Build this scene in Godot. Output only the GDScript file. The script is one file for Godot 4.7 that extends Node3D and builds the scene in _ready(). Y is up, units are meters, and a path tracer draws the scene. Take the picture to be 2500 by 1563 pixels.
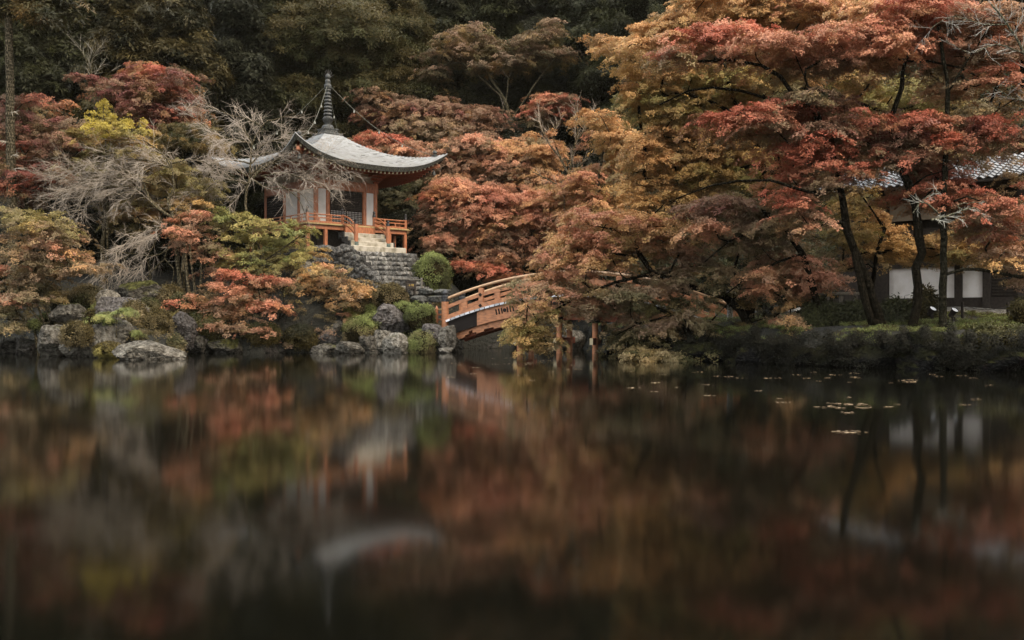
extends Node3D
# A pond garden in autumn: a small vermilion hall on a mound, an arched bridge, maples and a dark forest hill.

const F := 2430.0        # a 35 mm lens: pixels of the photograph per unit of slope, used to turn bearings into places
const EYE := 1.7
var rng := RandomNumberGenerator.new()
var names := {}
var mats := {}
var sprays := {}
var lump := FastNoiseLite.new()
var fine := FastNoiseLite.new()

# linear base colours of leaves
const PAL := {
	"R": Color(0.408, 0.123, 0.073), "S": Color(0.493, 0.223, 0.132), "B": Color(0.234, 0.148, 0.093), "O": Color(0.488, 0.270, 0.112),
	"A": Color(0.430, 0.262, 0.095), "Y": Color(0.397, 0.312, 0.057), "L": Color(0.235, 0.199, 0.060), "G": Color(0.047, 0.049, 0.017),
	"D": Color(0.023, 0.024, 0.012), "M": Color(0.196, 0.151, 0.078), "K": Color(0.193, 0.068, 0.054), "V": Color(0.203, 0.234, 0.076),
	"E": Color(0.074, 0.056, 0.017),
}


class MB:
	var v := PackedVector3Array()
	var n := PackedVector3Array()
	var c := PackedColorArray()
	var col := Color.WHITE

	func tri(a: Vector3, b: Vector3, d: Vector3, na: Vector3, nb: Vector3, nd: Vector3) -> void:
		if (d - a).cross(b - a).dot(na + nb + nd) < 0.0:
			v.append(a); v.append(d); v.append(b)
			n.append(na); n.append(nd); n.append(nb)
		else:
			v.append(a); v.append(b); v.append(d)
			n.append(na); n.append(nb); n.append(nd)
		c.append(col); c.append(col); c.append(col)

	func flat(a: Vector3, b: Vector3, d: Vector3, out: Vector3) -> void:
		var g := (d - a).cross(b - a).normalized()
		if g.dot(out) < 0.0:
			g = -g
		tri(a, b, d, g, g, g)

	func quad(a: Vector3, b: Vector3, d: Vector3, e: Vector3, out: Vector3) -> void:
		flat(a, b, d, out)
		flat(a, d, e, out)

	# a box with chamfered edges (bevel 0: plain)
	func box(at: Vector3, size: Vector3, bev := 0.0, bas := Basis.IDENTITY) -> void:
		var h := size * 0.5
		var b: float = minf(bev, minf(h.x, minf(h.y, h.z)) * 0.45)
		var ax := [Vector3.RIGHT, Vector3.UP, Vector3.BACK]
		for k in 3:
			var i: int = (k + 1) % 3
			var j: int = (k + 2) % 3
			for s in [-1.0, 1.0]:
				var o: Vector3 = ax[k] * h[k] * s
				var p: Vector3 = ax[i] * (h[i] - b)
				var q: Vector3 = ax[j] * (h[j] - b)
				quad(at + bas * (o + p + q), at + bas * (o + p - q), at + bas * (o - p - q), at + bas * (o - p + q), bas * (ax[k] * s))
				if b > 0.0:
					for s2 in [-1.0, 1.0]:
						var o2: Vector3 = ax[i] * h[i] * s2
						var ob: Vector3 = ax[k] * (h[k] - b) * s
						var pb: Vector3 = ax[i] * (h[i] - b) * s2
						quad(at + bas * (o + pb + q), at + bas * (o + pb - q), at + bas * (o2 + ob - q), at + bas * (o2 + ob + q), bas * (ax[k] * s + ax[i] * s2))
		if b > 0.0:
			for sx in [-1.0, 1.0]:
				for sy in [-1.0, 1.0]:
					for sz in [-1.0, 1.0]:
						var e := Vector3(sx, sy, sz)
						var m := Vector3(h.x * sx, h.y * sy, h.z * sz)
						var w := Vector3(b * sx, b * sy, b * sz)
						flat(at + bas * (m - Vector3(0, w.y, w.z)), at + bas * (m - Vector3(w.x, 0, w.z)), at + bas * (m - Vector3(w.x, w.y, 0)), bas * e)

	# a bar from a to b
	func bar(a: Vector3, b: Vector3, w: float, h: float, bev := 0.0) -> void:
		var z := (b - a).normalized()
		var x := Vector3.UP.cross(z)
		x = Vector3.RIGHT if x.length() < 0.01 else x.normalized()
		var y := z.cross(x).normalized()
		box((a + b) * 0.5, Vector3(w, h, a.distance_to(b)), bev, Basis(x, y, z))

	func tube(p: PackedVector3Array, r: PackedFloat32Array, sides := 6, caps := true) -> void:
		var k := p.size()
		if k < 2:
			return
		var ring0 := PackedVector3Array()
		var nrm0 := PackedVector3Array()
		var t := (p[1] - p[0]).normalized()
		var x := t.cross(Vector3(0.31, 0.12, 0.94)).normalized()
		for i in k:
			if i > 0:
				t = (p[mini(i + 1, k - 1)] - p[i - 1]).normalized()
			x = (x - t * x.dot(t)).normalized()
			var y := t.cross(x)
			var ring := PackedVector3Array()
			var nrm := PackedVector3Array()
			for s in sides:
				var a := TAU * s / sides
				var d := x * cos(a) + y * sin(a)
				nrm.append(d)
				ring.append(p[i] + d * r[i])
			if i > 0:
				for s in sides:
					var q := (s + 1) % sides
					tri(ring0[s], ring0[q], ring[q], nrm0[s], nrm0[q], nrm[q])
					tri(ring0[s], ring[q], ring[s], nrm0[s], nrm[q], nrm[s])
			if caps and (i == 0 or i == k - 1):
				var o := -t if i == 0 else t
				for s in range(1, sides - 1):
					tri(ring[0], ring[s], ring[s + 1], o, o, o)
			ring0 = ring
			nrm0 = nrm

	# profile: Vector2(radius, height) from the bottom up
	func lathe(at: Vector3, prof: Array, sides := 12, smooth := false) -> void:
		for i in prof.size() - 1:
			var a: Vector2 = prof[i]
			var b: Vector2 = prof[i + 1]
			var nn := Vector2(b.y - a.y, a.x - b.x).normalized()
			for s in sides:
				var t0 := TAU * s / sides
				var t1 := TAU * (s + 1) / sides
				var c0 := Vector3(cos(t0), 0, sin(t0))
				var c1 := Vector3(cos(t1), 0, sin(t1))
				var n0 := c0 * nn.x + Vector3.UP * nn.y
				var n1 := c1 * nn.x + Vector3.UP * nn.y
				if not smooth:
					n0 = (n0 + n1).normalized()
					n1 = n0
				var up := Vector3.UP
				if a.x > 0.0005:
					tri(at + c0 * a.x + up * a.y, at + c1 * a.x + up * a.y, at + c1 * b.x + up * b.y, n0, n1, n1)
				if b.x > 0.0005:
					tri(at + c0 * a.x + up * a.y, at + c1 * b.x + up * b.y, at + c0 * b.x + up * b.y, n0, n1, n0)

	func mesh(off := Vector3.ZERO) -> ArrayMesh:
		var m := ArrayMesh.new()
		if v.is_empty():
			return m
		var w := v
		if off != Vector3.ZERO:
			w = PackedVector3Array()
			w.resize(v.size())
			for i in v.size():
				w[i] = v[i] - off
		var a := []
		a.resize(Mesh.ARRAY_MAX)
		a[Mesh.ARRAY_VERTEX] = w
		a[Mesh.ARRAY_NORMAL] = n
		a[Mesh.ARRAY_COLOR] = c
		m.add_surface_from_arrays(Mesh.PRIMITIVE_TRIANGLES, a)
		return m


func P(u: float, v: float, d: float) -> Vector3:
	return Vector3((u - 1250.0) / F * d, EYE + (781.5 - v) / F * d, -d)


func G(u: float, d: float, up := 0.0) -> Vector3:
	var x := (u - 1250.0) / F * d
	return Vector3(x, ground(x, d) + up, -d)


func R(a: float, b: float) -> float:
	return rng.randf_range(a, b)


func named(s: String) -> String:
	if not names.has(s):
		names[s] = 0
		return s
	names[s] += 1
	return "%s_%03d" % [s, names[s]]


func thing(called: String, label: String, category: String, at := Vector3.ZERO, turn := 0.0, group := "") -> Node3D:
	var o := Node3D.new()
	o.name = named(called)
	o.position = at
	o.rotation.y = turn
	add_child(o)
	tag(o, label, category, group)
	return o


func tag(o: Node, label: String, category: String, group := "") -> void:
	o.set_meta("label", label)
	o.set_meta("category", category)
	if group != "":
		o.set_meta("group", group)


# one mesh as a part; world: the builder holds world places and the parent is only moved
func part(called: String, mb, mat: Material, parent: Node, world := false) -> MeshInstance3D:
	var o := MeshInstance3D.new()
	if parent == self:
		o.name = named(called)
	else:
		var key := "%d/%s" % [parent.get_instance_id(), called]
		if names.has(key):
			names[key] += 1
			o.name = "%s_%03d" % [called, names[key]]
		else:
			names[key] = 0
			o.name = called
	if mb is MB:
		o.mesh = mb.mesh(parent.position if world and parent != self else Vector3.ZERO)
	else:
		o.mesh = mb
	o.material_override = mat
	parent.add_child(o, true)
	return o


func stuff(o: Node) -> Node:
	o.set_meta("kind", "stuff")
	return o


func lin(r: float, g: float, b: float) -> Color:
	return Color(r, g, b).linear_to_srgb()


func noise_tex(sd: int, freq: float, a: Color, b: Color, typ := FastNoiseLite.TYPE_SIMPLEX_SMOOTH, oct := 5, mid := 0.5, ends := 0.25) -> NoiseTexture2D:
	var t := NoiseTexture2D.new()
	t.width = 512
	t.height = 512
	t.seamless = true
	var n := FastNoiseLite.new()
	n.seed = sd
	n.noise_type = typ
	n.frequency = freq
	n.fractal_octaves = oct
	t.noise = n
	var g := Gradient.new()
	g.offsets = PackedFloat32Array([0.0, mid * 0.55, mid, mid + (1.0 - mid) * 0.45, 1.0])
	g.colors = PackedColorArray([a.darkened(ends), a, a.lerp(b, 0.5), b, b.lightened(ends * 0.4)])
	t.color_ramp = g
	return t


func mat(key: String, col: Color, rough := 0.8, tex: Texture2D = null, scale := Vector3.ONE, bump: Texture2D = null, height := 1.0, vc := true, world := false) -> StandardMaterial3D:
	var m := StandardMaterial3D.new()
	m.resource_name = key
	m.albedo_color = col
	m.roughness = rough
	m.vertex_color_use_as_albedo = vc
	if tex:
		m.albedo_texture = tex
		m.uv1_triplanar = true
		m.uv1_world_triplanar = world
		m.uv1_scale = scale
	if bump:
		m.heightmap_enabled = true
		m.heightmap_texture = bump
		m.heightmap_scale = height
		m.uv1_triplanar = true
		m.uv1_world_triplanar = world
		m.uv1_scale = scale
	mats[key] = m
	return m


func materials() -> void:
	var w := Color.WHITE
	var grey := noise_tex(3, 0.012, Color(0.45, 0.44, 0.42), Color(1, 1, 1), FastNoiseLite.TYPE_SIMPLEX_SMOOTH, 6)
	var bumpy := noise_tex(5, 0.02, Color(0.1, 0.1, 0.1), w, FastNoiseLite.TYPE_SIMPLEX, 6)
	var streak := noise_tex(7, 0.012, Color(0.83, 0.83, 0.83), Color(0.98, 0.975, 0.96), FastNoiseLite.TYPE_SIMPLEX, 6, 0.45, 0.14)
	var even := noise_tex(8, 0.006, Color(0.93, 0.925, 0.91), Color(0.98, 0.98, 0.975), FastNoiseLite.TYPE_SIMPLEX_SMOOTH, 6, 0.5, 0.04)
	var stain := noise_tex(12, 0.010, Color(0.70, 0.68, 0.62), Color(0.95, 0.94, 0.92), FastNoiseLite.TYPE_SIMPLEX_SMOOTH, 6, 0.42, 0.15)
	var mottle := noise_tex(9, 0.03, Color(0.32, 0.33, 0.28), Color(1, 0.98, 0.9), FastNoiseLite.TYPE_CELLULAR, 4)
	var soil := noise_tex(11, 0.02, Color(0.30, 0.33, 0.16), Color(0.46, 0.41, 0.25), FastNoiseLite.TYPE_SIMPLEX_SMOOTH, 6)
	mat("rock", w, 0.85, grey, Vector3(0.55, 0.55, 0.55), bumpy, 9.0)
	mat("stone", w, 0.88, grey, Vector3(0.9, 0.9, 0.9), bumpy, 5.0)
	mat("soil", Color(0.225, 0.225, 0.205), 0.95, soil, Vector3(0.3, 0.3, 0.3), bumpy, 8.0, false, true)
	mat("bark", w, 0.9, mottle, Vector3(1.1, 0.5, 1.1), bumpy, 4.0)
	mat("twig", w, 0.8)
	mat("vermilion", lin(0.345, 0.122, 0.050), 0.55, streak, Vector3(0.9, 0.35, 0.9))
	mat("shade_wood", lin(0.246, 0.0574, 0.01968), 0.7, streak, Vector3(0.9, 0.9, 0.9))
	mat("faded", lin(0.425, 0.178, 0.080), 0.6, streak, Vector3(0.35, 0.9, 0.9))
	mat("edge_wood", lin(0.3444, 0.246, 0.1066), 0.7, streak, Vector3(0.5, 0.5, 0.5))
	mat("plaster", lin(0.5412, 0.5166, 0.5002), 0.85, even, Vector3(0.35, 0.35, 0.35))
	mat("dull_plaster", lin(0.85, 0.81, 0.79), 0.85, even, Vector3(0.35, 0.35, 0.35))
	mat("ochre_plaster", lin(0.2788, 0.2214, 0.1558), 0.85, even, Vector3(0.35, 0.35, 0.35))
	mat("pale_stone", lin(0.3772, 0.3526, 0.3034), 0.8, stain, Vector3(0.3, 0.3, 0.3))
	mat("lattice", lin(0.01804, 0.01476, 0.01312), 0.7)
	mat("dark_wood", lin(0.0492, 0.041, 0.03526), 0.75, streak, Vector3(0.8, 0.8, 0.8))
	mat("weathered", lin(0.1312, 0.1189, 0.0984), 0.8, streak, Vector3(0.8, 0.8, 0.8))
	mat("metal", lin(0.0451, 0.04592, 0.05084), 0.5, grey, Vector3(1.5, 1.5, 1.5)).metallic = 0.35
	mat("bronze", lin(0.0697, 0.07216, 0.06724), 0.6, grey, Vector3(1.2, 1.2, 1.2)).metallic = 0.3
	mat("verdigris", lin(0.123, 0.164, 0.1394), 0.7, grey, Vector3(2, 2, 2))
	mat("shingle", lin(0.2706, 0.2788, 0.287), 0.60, even, Vector3(0.5, 0.5, 0.5))
	mat("eave_edge", lin(0.0697, 0.0697, 0.0533), 0.9, grey, Vector3(1.2, 1.2, 1.2), bumpy, 4.0)
	mat("rail_top", lin(0.4756, 0.2952, 0.164), 0.6, streak, Vector3(0.35, 0.9, 0.9))
	mat("tip", lin(0.451, 0.3772, 0.2296), 0.6)
	mat("gravel", lin(0.34, 0.32, 0.28), 0.95, grey, Vector3(0.8, 0.8, 0.8), bumpy, 2.0, false, true)
	mat("gold", lin(0.451, 0.2952, 0.0656), 0.5)
	mat("tile", lin(0.2214, 0.2214, 0.2296), 0.35, grey, Vector3(1, 1, 1))
	mat("lens", lin(0.656, 0.656, 0.656), 0.2)  # white base colour stands in for sky reflected by the lamp glass
	mat("rope", lin(0.041, 0.0369, 0.0328), 0.9)
	mats.lattice.metallic_specular = 0.15
	mats.dark_wood.metallic_specular = 0.2
	mats.rock.metallic_specular = 0.2
	mats.bark.metallic_specular = 0.08
	mats.bark.roughness = 1.0
	var leaf := mat("leaf", w, 0.6)
	leaf.backlight_enabled = true
	leaf.backlight = Color(0.75, 0.75, 0.75)
	leaf.metallic_specular = 0.3
	var water := mat("water", lin(0.0019, 0.0019, 0.0012), 0.072, null, Vector3.ONE, null, 1.0, false)
	water.metallic_specular = 0.30


# ------------------------------------------------------------------ the lie of the land
const SHORE := [[-9000, 46], [-1500, 46], [-300, 49], [0, 51.5], [90, 50.5], [125, 46.0], [330, 45.2], [430, 47], [470, 51], [700, 51.7], [1085, 52.3], [1112, 60], [1435, 60], [1486, 47.6], [1600, 43.5], [1800, 40.2], [1950, 37.4], [2200, 34.5], [2500, 32.8], [3000, 31], [9000, 30]]


func shore(u: float) -> float:
	for i in SHORE.size() - 1:
		if u < SHORE[i + 1][0]:
			var t: float = clampf((u - SHORE[i][0]) / float(SHORE[i + 1][0] - SHORE[i][0]), 0, 1)
			return lerpf(SHORE[i][1], SHORE[i + 1][1], t)
	return 30.0


const HALL := Vector3(-11.49, 5.80, -62.1)
const TURN := 0.7313      # the hall's front looks to the right of the camera


func ground(x: float, d: float) -> float:
	if d < 20.0:
		return -1.4
	var u := 1250.0 + F * x / d
	var t := d - shore(u)
	var right := smoothstep(1448.0, 1505.0, u)
	var left := 1.0 - smoothstep(430.0, 620.0, u)
	var bank := lerpf(lerpf(0.75, 0.5, left), 1.15, right)
	var h := lerpf(-1.4, bank, smoothstep(0.1, 1.5, t))
	var tt := maxf(t, 0.0)
	var hl := minf(tt * 0.30, 3.2) + maxf(tt - 10.0, 0) * 0.25
	var hm := minf(tt * 0.36, 3.0)
	var hr := minf(tt * 0.085, 1.05)
	h += lerpf(lerpf(hm, hl, left), hr, right)
	h += maxf(d - 68.0, 0.0) * 0.62 * smoothstep(66.0, 74.0, d) 
	# the hall's mound
	var p := Vector3(x, 0, -d) - Vector3(HALL.x, 0, HALL.z)
	var lx := p.x * cos(TURN) - p.z * sin(TURN)
	var lz := p.x * sin(TURN) + p.z * cos(TURN)
	var ox := maxf(absf(lx + 0.4) - 4.5, 0.0)
	var oz := maxf(maxf(lz - 4.3, -lz - 5.0), 0.0)
	h = maxf(h, 5.72 - 0.95 * sqrt(ox * ox + oz * oz)) if t > 0.0 else h
	return h + lump.get_noise_2d(x * 6.0, d * 6.0) * 0.16 * smoothstep(0.3, 2.0, t)


func terrain() -> void:
	var mb := MB.new()
	var st := 0.8
	var nx := 190
	var nz := 132
	var pts := []
	var nor := []
	for j in nz + 1:
		var row := PackedVector3Array()
		for i in nx + 1:
			var x := (i - nx * 0.5) * st
			var d := 26.0 + j * st
			row.append(Vector3(x, ground(x, d), -d))
		pts.append(row)
	for j in nz + 1:
		var row := PackedVector3Array()
		for i in nx + 1:
			var a: Vector3 = pts[j][mini(i + 1, nx)] - pts[j][maxi(i - 1, 0)]
			var b: Vector3 = pts[mini(j + 1, nz)][i] - pts[maxi(j - 1, 0)][i]
			row.append(a.cross(b).normalized() * signf(a.cross(b).y))
		nor.append(row)
	for j in nz:
		for i in nx:
			if maxf(maxf(pts[j][i].y, pts[j + 1][i + 1].y), maxf(pts[j][i + 1].y, pts[j + 1][i].y)) < -1.3:
				continue
			mb.tri(pts[j][i], pts[j][i + 1], pts[j + 1][i + 1], nor[j][i], nor[j][i + 1], nor[j + 1][i + 1])
			mb.tri(pts[j][i], pts[j + 1][i + 1], pts[j + 1][i], nor[j][i], nor[j + 1][i + 1], nor[j + 1][i])
	part("hillside", mb, mats.soil, self).set_meta("kind", "structure")
	# pale gravel walk before the white-walled building
	var pm := MB.new()
	for i in 30:
		for j in 4:
			var q := PackedVector3Array()
			for e in [[0, 0], [1, 0], [1, 1], [0, 1]]:
				var w: Vector3 = Vector3(24.0, 0, -42.2) + Vector3(0.72, 0, 0.69) * (-12.0 + (i + e[0]) * 0.6) + Vector3(-0.69, 0, 0.72) * (0.3 + (j + e[1]) * 0.7)
				w.y = maxf(ground(w.x, -w.z), ground(w.x + 0.3, -w.z + 0.3)) + 0.06
				q.append(w)
			pm.quad(q[0], q[1], q[2], q[3], Vector3.UP)
	part("gravel_walk", pm, mats.gravel, self).set_meta("kind", "structure")
	var wa := MB.new()
	wa.quad(Vector3(-170, 0, 30), Vector3(170, 0, 30), Vector3(170, 0, -75), Vector3(-170, 0, -75), Vector3.UP)
	part("pond_water", wa, mats.water, self).set_meta("kind", "structure")


# ------------------------------------------------------------------ leaves
func leaf_tri(mb: MB, at: Vector3, up: Vector3, dir: Vector3, l: float, w: float) -> void:
	var s := up.cross(dir).normalized() * w * 0.5
	mb.tri(at, at + dir * l * 0.45 + s, at + dir * l, up, up, up)
	mb.tri(at, at + dir * l, at + dir * l * 0.45 - s, up, up, up)


func make_sprays() -> void:
	rng.seed = 77
	var m := MB.new()          # maple: small lobed leaves in a flat fan
	for i in 40:
		var a := R(0, TAU)
		var r := sqrt(rng.randf()) * 0.30
		var at := Vector3(cos(a) * r, R(-0.07, 0.07) - r * r * 0.5, sin(a) * r)
		var up := Vector3(R(-0.8, 0.8), 1, R(-0.8, 0.8)).normalized()
		var dir := up.cross(Vector3(R(-1, 1), R(-0.3, 0.3), R(-1, 1))).normalized()
		var g := R(0.78, 1.2)
		m.col = Color(g, g * R(0.9, 1.1), g)
		for k in [-1.0, 0.0, 1.0]:
			leaf_tri(m, at, up, dir.rotated(up, k * 0.75), (0.092 if k == 0.0 else 0.074), 0.030)
	sprays["maple"] = m.mesh()
	m = MB.new()               # conifer: hanging fans of scale leaves
	for i in 46:
		var a := R(0, TAU)
		var r := sqrt(rng.randf()) * 0.5
		var out := Vector3(cos(a), R(-0.7, 0.15), sin(a)).normalized()
		var at := Vector3(cos(a) * r * 0.8, R(-0.14, 0.14) - r * 0.35, sin(a) * r * 0.8)
		var up := Vector3(R(-0.6, 0.6), 1, R(-0.6, 0.6)).normalized()
		var dir := (out - up * out.dot(up) * 0.6 + Vector3(R(-0.5, 0.5), R(-0.4, 0.1), R(-0.5, 0.5))).normalized()
		var g := R(0.7, 1.3)
		m.col = Color(g, g, g * R(0.85, 1.1))
		leaf_tri(m, at, up, dir, R(0.16, 0.30), R(0.045, 0.075))
	sprays["conifer"] = m.mesh()
	m = MB.new()               # broad evergreen leaves
	for i in 44:
		var dir := Vector3(R(-1, 1), R(-0.5, 0.7), R(-1, 1)).normalized()
		var at := dir * R(0.05, 0.34)
		var up := Vector3(R(-0.9, 0.9), 1, R(-0.9, 0.9)).normalized()
		var g := R(0.75, 1.25)
		m.col = Color(g, g, g)
		leaf_tri(m, at, up, (dir + Vector3(R(-0.6, 0.6), R(-0.7, 0.2), R(-0.6, 0.6))).normalized(), R(0.10, 0.16), 0.055)
	sprays["broad"] = m.mesh()
	m = MB.new()               # clipped shrub: tiny leaves in upright tufts
	for i in 40:
		var a := R(0, TAU)
		var r := sqrt(rng.randf()) * 0.15
		var at := Vector3(cos(a) * r, R(-0.05, 0.05), sin(a) * r)
		var up := Vector3(R(-1, 1), 1, R(-1, 1)).normalized()
		var dir := Vector3(R(-1, 1), R(-0.2, 0.8), R(-1, 1)).normalized()
		var g := R(0.7, 1.3)
		m.col = Color(g, g, g * 0.95)
		leaf_tri(m, at, up, dir, R(0.04, 0.07), 0.026)
	sprays["shrub"] = m.mesh()
	m = MB.new()               # long hanging leaves
	for i in 30:
		var a := R(0, TAU)
		var dir := Vector3(cos(a), R(-1.3, -0.2), sin(a)).normalized()
		var at := Vector3(R(-0.2, 0.2), R(-0.1, 0.15), R(-0.2, 0.2))
		var g := R(0.8, 1.2)
		m.col = Color(g, g, g)
		leaf_tri(m, at, dir.cross(Vector3(R(-1, 1), R(-1, 1), R(-1, 1))).normalized(), dir, R(0.16, 0.24), 0.055)
	sprays["long"] = m.mesh()
	m = MB.new()               # a tuft of grass blades
	for i in 26:
		var a := R(0, TAU)
		var dir := Vector3(cos(a) * R(0.1, 0.7), 1, sin(a) * R(0.1, 0.7)).normalized()
		var g := R(0.7, 1.3)
		m.col = Color(g, g, g)
		var o := Vector3(R(-0.09, 0.09), 0, R(-0.09, 0.09))
		var l := R(0.12, 0.3)
		var s := dir.cross(Vector3(R(-1, 1), 0, R(-1, 1))).normalized() * 0.008
		var tip := o + dir * l + Vector3(dir.x, -0.25, dir.z) * l * 0.5
		m.tri(o - s, o + s, o + dir * l * 0.8, Vector3.UP, Vector3.UP, Vector3.UP)
		m.tri(o + dir * l * 0.8 - s, o + dir * l * 0.8 + s, tip, Vector3.UP, Vector3.UP, Vector3.UP)
	sprays["grass"] = m.mesh()


class Leaves:
	var b := PackedFloat32Array()
	var count := 0

	func put(at: Vector3, bas: Basis, c: Color) -> void:
		b.append_array(PackedFloat32Array([bas.x.x, bas.y.x, bas.z.x, at.x, bas.x.y, bas.y.y, bas.z.y, at.y, bas.x.z, bas.y.z, bas.z.z, at.z, c.r, c.g, c.b, 1.0]))
		count += 1


func leaves_part(called: String, lv: Leaves, kind: String, parent: Node) -> MultiMeshInstance3D:
	var mm := MultiMesh.new()
	mm.transform_format = MultiMesh.TRANSFORM_3D
	mm.use_colors = true
	mm.mesh = sprays[kind]
	mm.instance_count = lv.count
	mm.buffer = lv.b
	var o := MultiMeshInstance3D.new()
	o.name = named(called) if parent == self else called
	o.multimesh = mm
	o.material_override = mats.leaf
	o.set_meta("kind", "stuff")
	parent.add_child(o, true)
	return o


func turned(up: Vector3, s: float) -> Basis:
	var x := up.cross(Vector3(R(-1, 1), R(-1, 1), R(-1, 1))).normalized()
	return Basis(x, up, x.cross(up)) * s


# one clump of foliage: flat fans, each a few drooping branchlets that carry leaf sprays out to a ragged rim
func clump(lv: Leaves, base: Vector3, c: Vector3, r: Vector3, c1: Color, c2: Color, dens: float, size: float, lacy := true) -> void:
	var vol := r.x * r.z
	var fans := clampi(int(5.0 + vol * 4.6 + r.y * 4.0), 5, 24)
	var tone := R(0.88, 1.12)
	var reach := Vector2(r.x, r.z).length() * 0.71
	for f in fans:
		var q := Vector3(R(-1, 1), R(-1, 1), R(-1, 1))
		if q.length() > 1.0:
			q = q.normalized() * R(0.5, 1.0)
		var fc := c + Vector3(q.x * r.x * 0.70, q.y * r.y * 0.85, q.z * r.z * 0.70)
		var fr := reach * (R(0.40, 0.86) if lacy else R(0.30, 0.64))
		var tilt := Vector3(q.x * 0.4 + R(-0.15, 0.15), 1, q.z * 0.4 + R(-0.15, 0.15)).normalized()
		var high := clampf(0.45 + q.y * 0.55 + R(-0.3, 0.3), 0.0, 1.0)
		var fan_tone := tone * R(0.93, 1.07)
		var count := int(fr * fr * 3.14 * dens * (0.48 if lacy else 1.0) / (size * size) + 2.0)
		var rays := 5 + rng.randi() % 4
		var a0 := R(0, TAU)
		for i in count:
			var a := a0 + TAU * (rng.randi() % rays) / rays
			var rho := R(0.06, 1.05) if rng.randf() < 0.82 else R(0.9, 1.7)
			if lacy:
				a += sin(rho * 3.0 + a * 2.0) * 0.22
			else:
				a = R(0, TAU)
				rho = pow(rng.randf(), 0.62) * 1.18
			var side := (R(-1, 1) + R(-1, 1)) * 0.105 * fr * (1.1 - rho * 0.4)
			var p := fc + Vector3(cos(a) * rho * fr - sin(a) * side, R(-0.075, 0.075) * fr - rho * rho * fr * 0.24, (sin(a) * rho * fr + cos(a) * side) * 0.9)
			if fine.get_noise_3dv(p * 9.0) + 0.35 * fine.get_noise_3dv(p * 31.0) < -0.10 - (0.10 if rho < 0.5 else 0.0):
				continue
			var mixv := clampf(high + fine.get_noise_3dv(p * 5.0 + Vector3(50, 0, 0)) * 1.1, 0.0, 1.0)
			var other := c2
			if lacy:
				var hue := fine.get_noise_3dv(p * 3.2 + Vector3(0, 90, 0))
				other = c2.lerp(PAL.M if hue < 0.0 else (PAL.A if c1.g > c1.r * 0.42 else PAL.L), clampf(absf(hue) * 1.4 + R(-0.1, 0.12), 0.0, 0.5))
			var k := other.lerp(c1, mixv) * (fan_tone * R(0.82, 1.18))
			var up := (tilt + Vector3(cos(a) * rho * 0.5 + R(-0.4, 0.4), 0, sin(a) * rho * 0.5 + R(-0.4, 0.4))).normalized()
			lv.put(p - base, turned(up, size * R(0.7, 1.2)), k)


# limbs grown from a skeleton of points to the clumps
class Limbs:
	var p := PackedVector3Array()
	var par := PackedInt32Array()
	var w := PackedFloat32Array()
	var fixed := PackedFloat32Array()

	func add(at: Vector3, parent: int, r := 0.0) -> int:
		p.append(at)
		par.append(parent)
		w.append(0.0)
		fixed.append(r)
		return p.size() - 1


func grow(sk: Limbs, targets: Array) -> void:
	targets.sort_custom(func(a, b): return a.distance_squared_to(sk.p[0]) < b.distance_squared_to(sk.p[0]))
	for t in targets:
		var best := -1
		var bd := 1e9
		for i in sk.p.size():
			var q := sk.p[i]
			var dd: float = q.distance_to(t) + maxf(q.y - t.y + 0.1, 0.0) * 0.9
			if dd < bd:
				bd = dd
				best = i
		var a := sk.p[best]
		var dirp := (a - sk.p[sk.par[best]]).normalized() if sk.par[best] >= 0 else Vector3.UP
		var len_ := a.distance_to(t)
		var k := clampi(int(len_ / 0.45), 2, 7)
		var c1 := a + dirp * len_ * 0.35 + Vector3(0, len_ * 0.06, 0)
		var at := best
		for s in range(1, k + 1):
			var f := float(s) / k
			var q := a.lerp(c1, f).lerp(c1.lerp(t, f), f)
			if s < k:
				q += Vector3(R(-1, 1), R(-1, 1), R(-1, 1)) * len_ * 0.035
			at = sk.add(q, at)
		sk.w[at] += 1.0


func limbs_mesh(sk: Limbs, thin: float, mb: MB, sides := 5) -> void:
	for i in range(sk.p.size() - 1, 0, -1):
		sk.w[sk.par[i]] += sk.w[i]
	var kids := {}
	for i in range(1, sk.p.size()):
		if not kids.has(sk.par[i]):
			kids[sk.par[i]] = []
		kids[sk.par[i]].append(i)
	var rad := func(i: int) -> float: return sk.fixed[i] if sk.fixed[i] > 0.0 else thin * (0.35 + sqrt(sk.w[i]))
	# chains: from each branching to the next end, following the heaviest child
	var starts := [[0, -1]]
	while starts.size():
		var s0: Array = starts.pop_back()
		var pts := PackedVector3Array()
		var rr := PackedFloat32Array()
		var i: int = s0[0]
		if s0[1] >= 0:
			pts.append(sk.p[s0[1]])
			rr.append(rad.call(i))
		while true:
			pts.append(sk.p[i])
			rr.append(rad.call(i))
			if not kids.has(i):
				break
			var ks: Array = kids[i]
			var big: int = ks[0]
			for q in ks:
				if sk.fixed[q] * 100 + sk.w[q] > sk.fixed[big] * 100 + sk.w[big]:
					big = q
			for q in ks:
				if q != big:
					starts.append([q, i])
			i = big
		if rr[0] > 0.07:
			for k in range(1, rr.size()):
				rr[k] *= R(0.92, 1.1)
		mb.tube(pts, rr, sides if rr[0] > 0.05 else 4)


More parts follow.
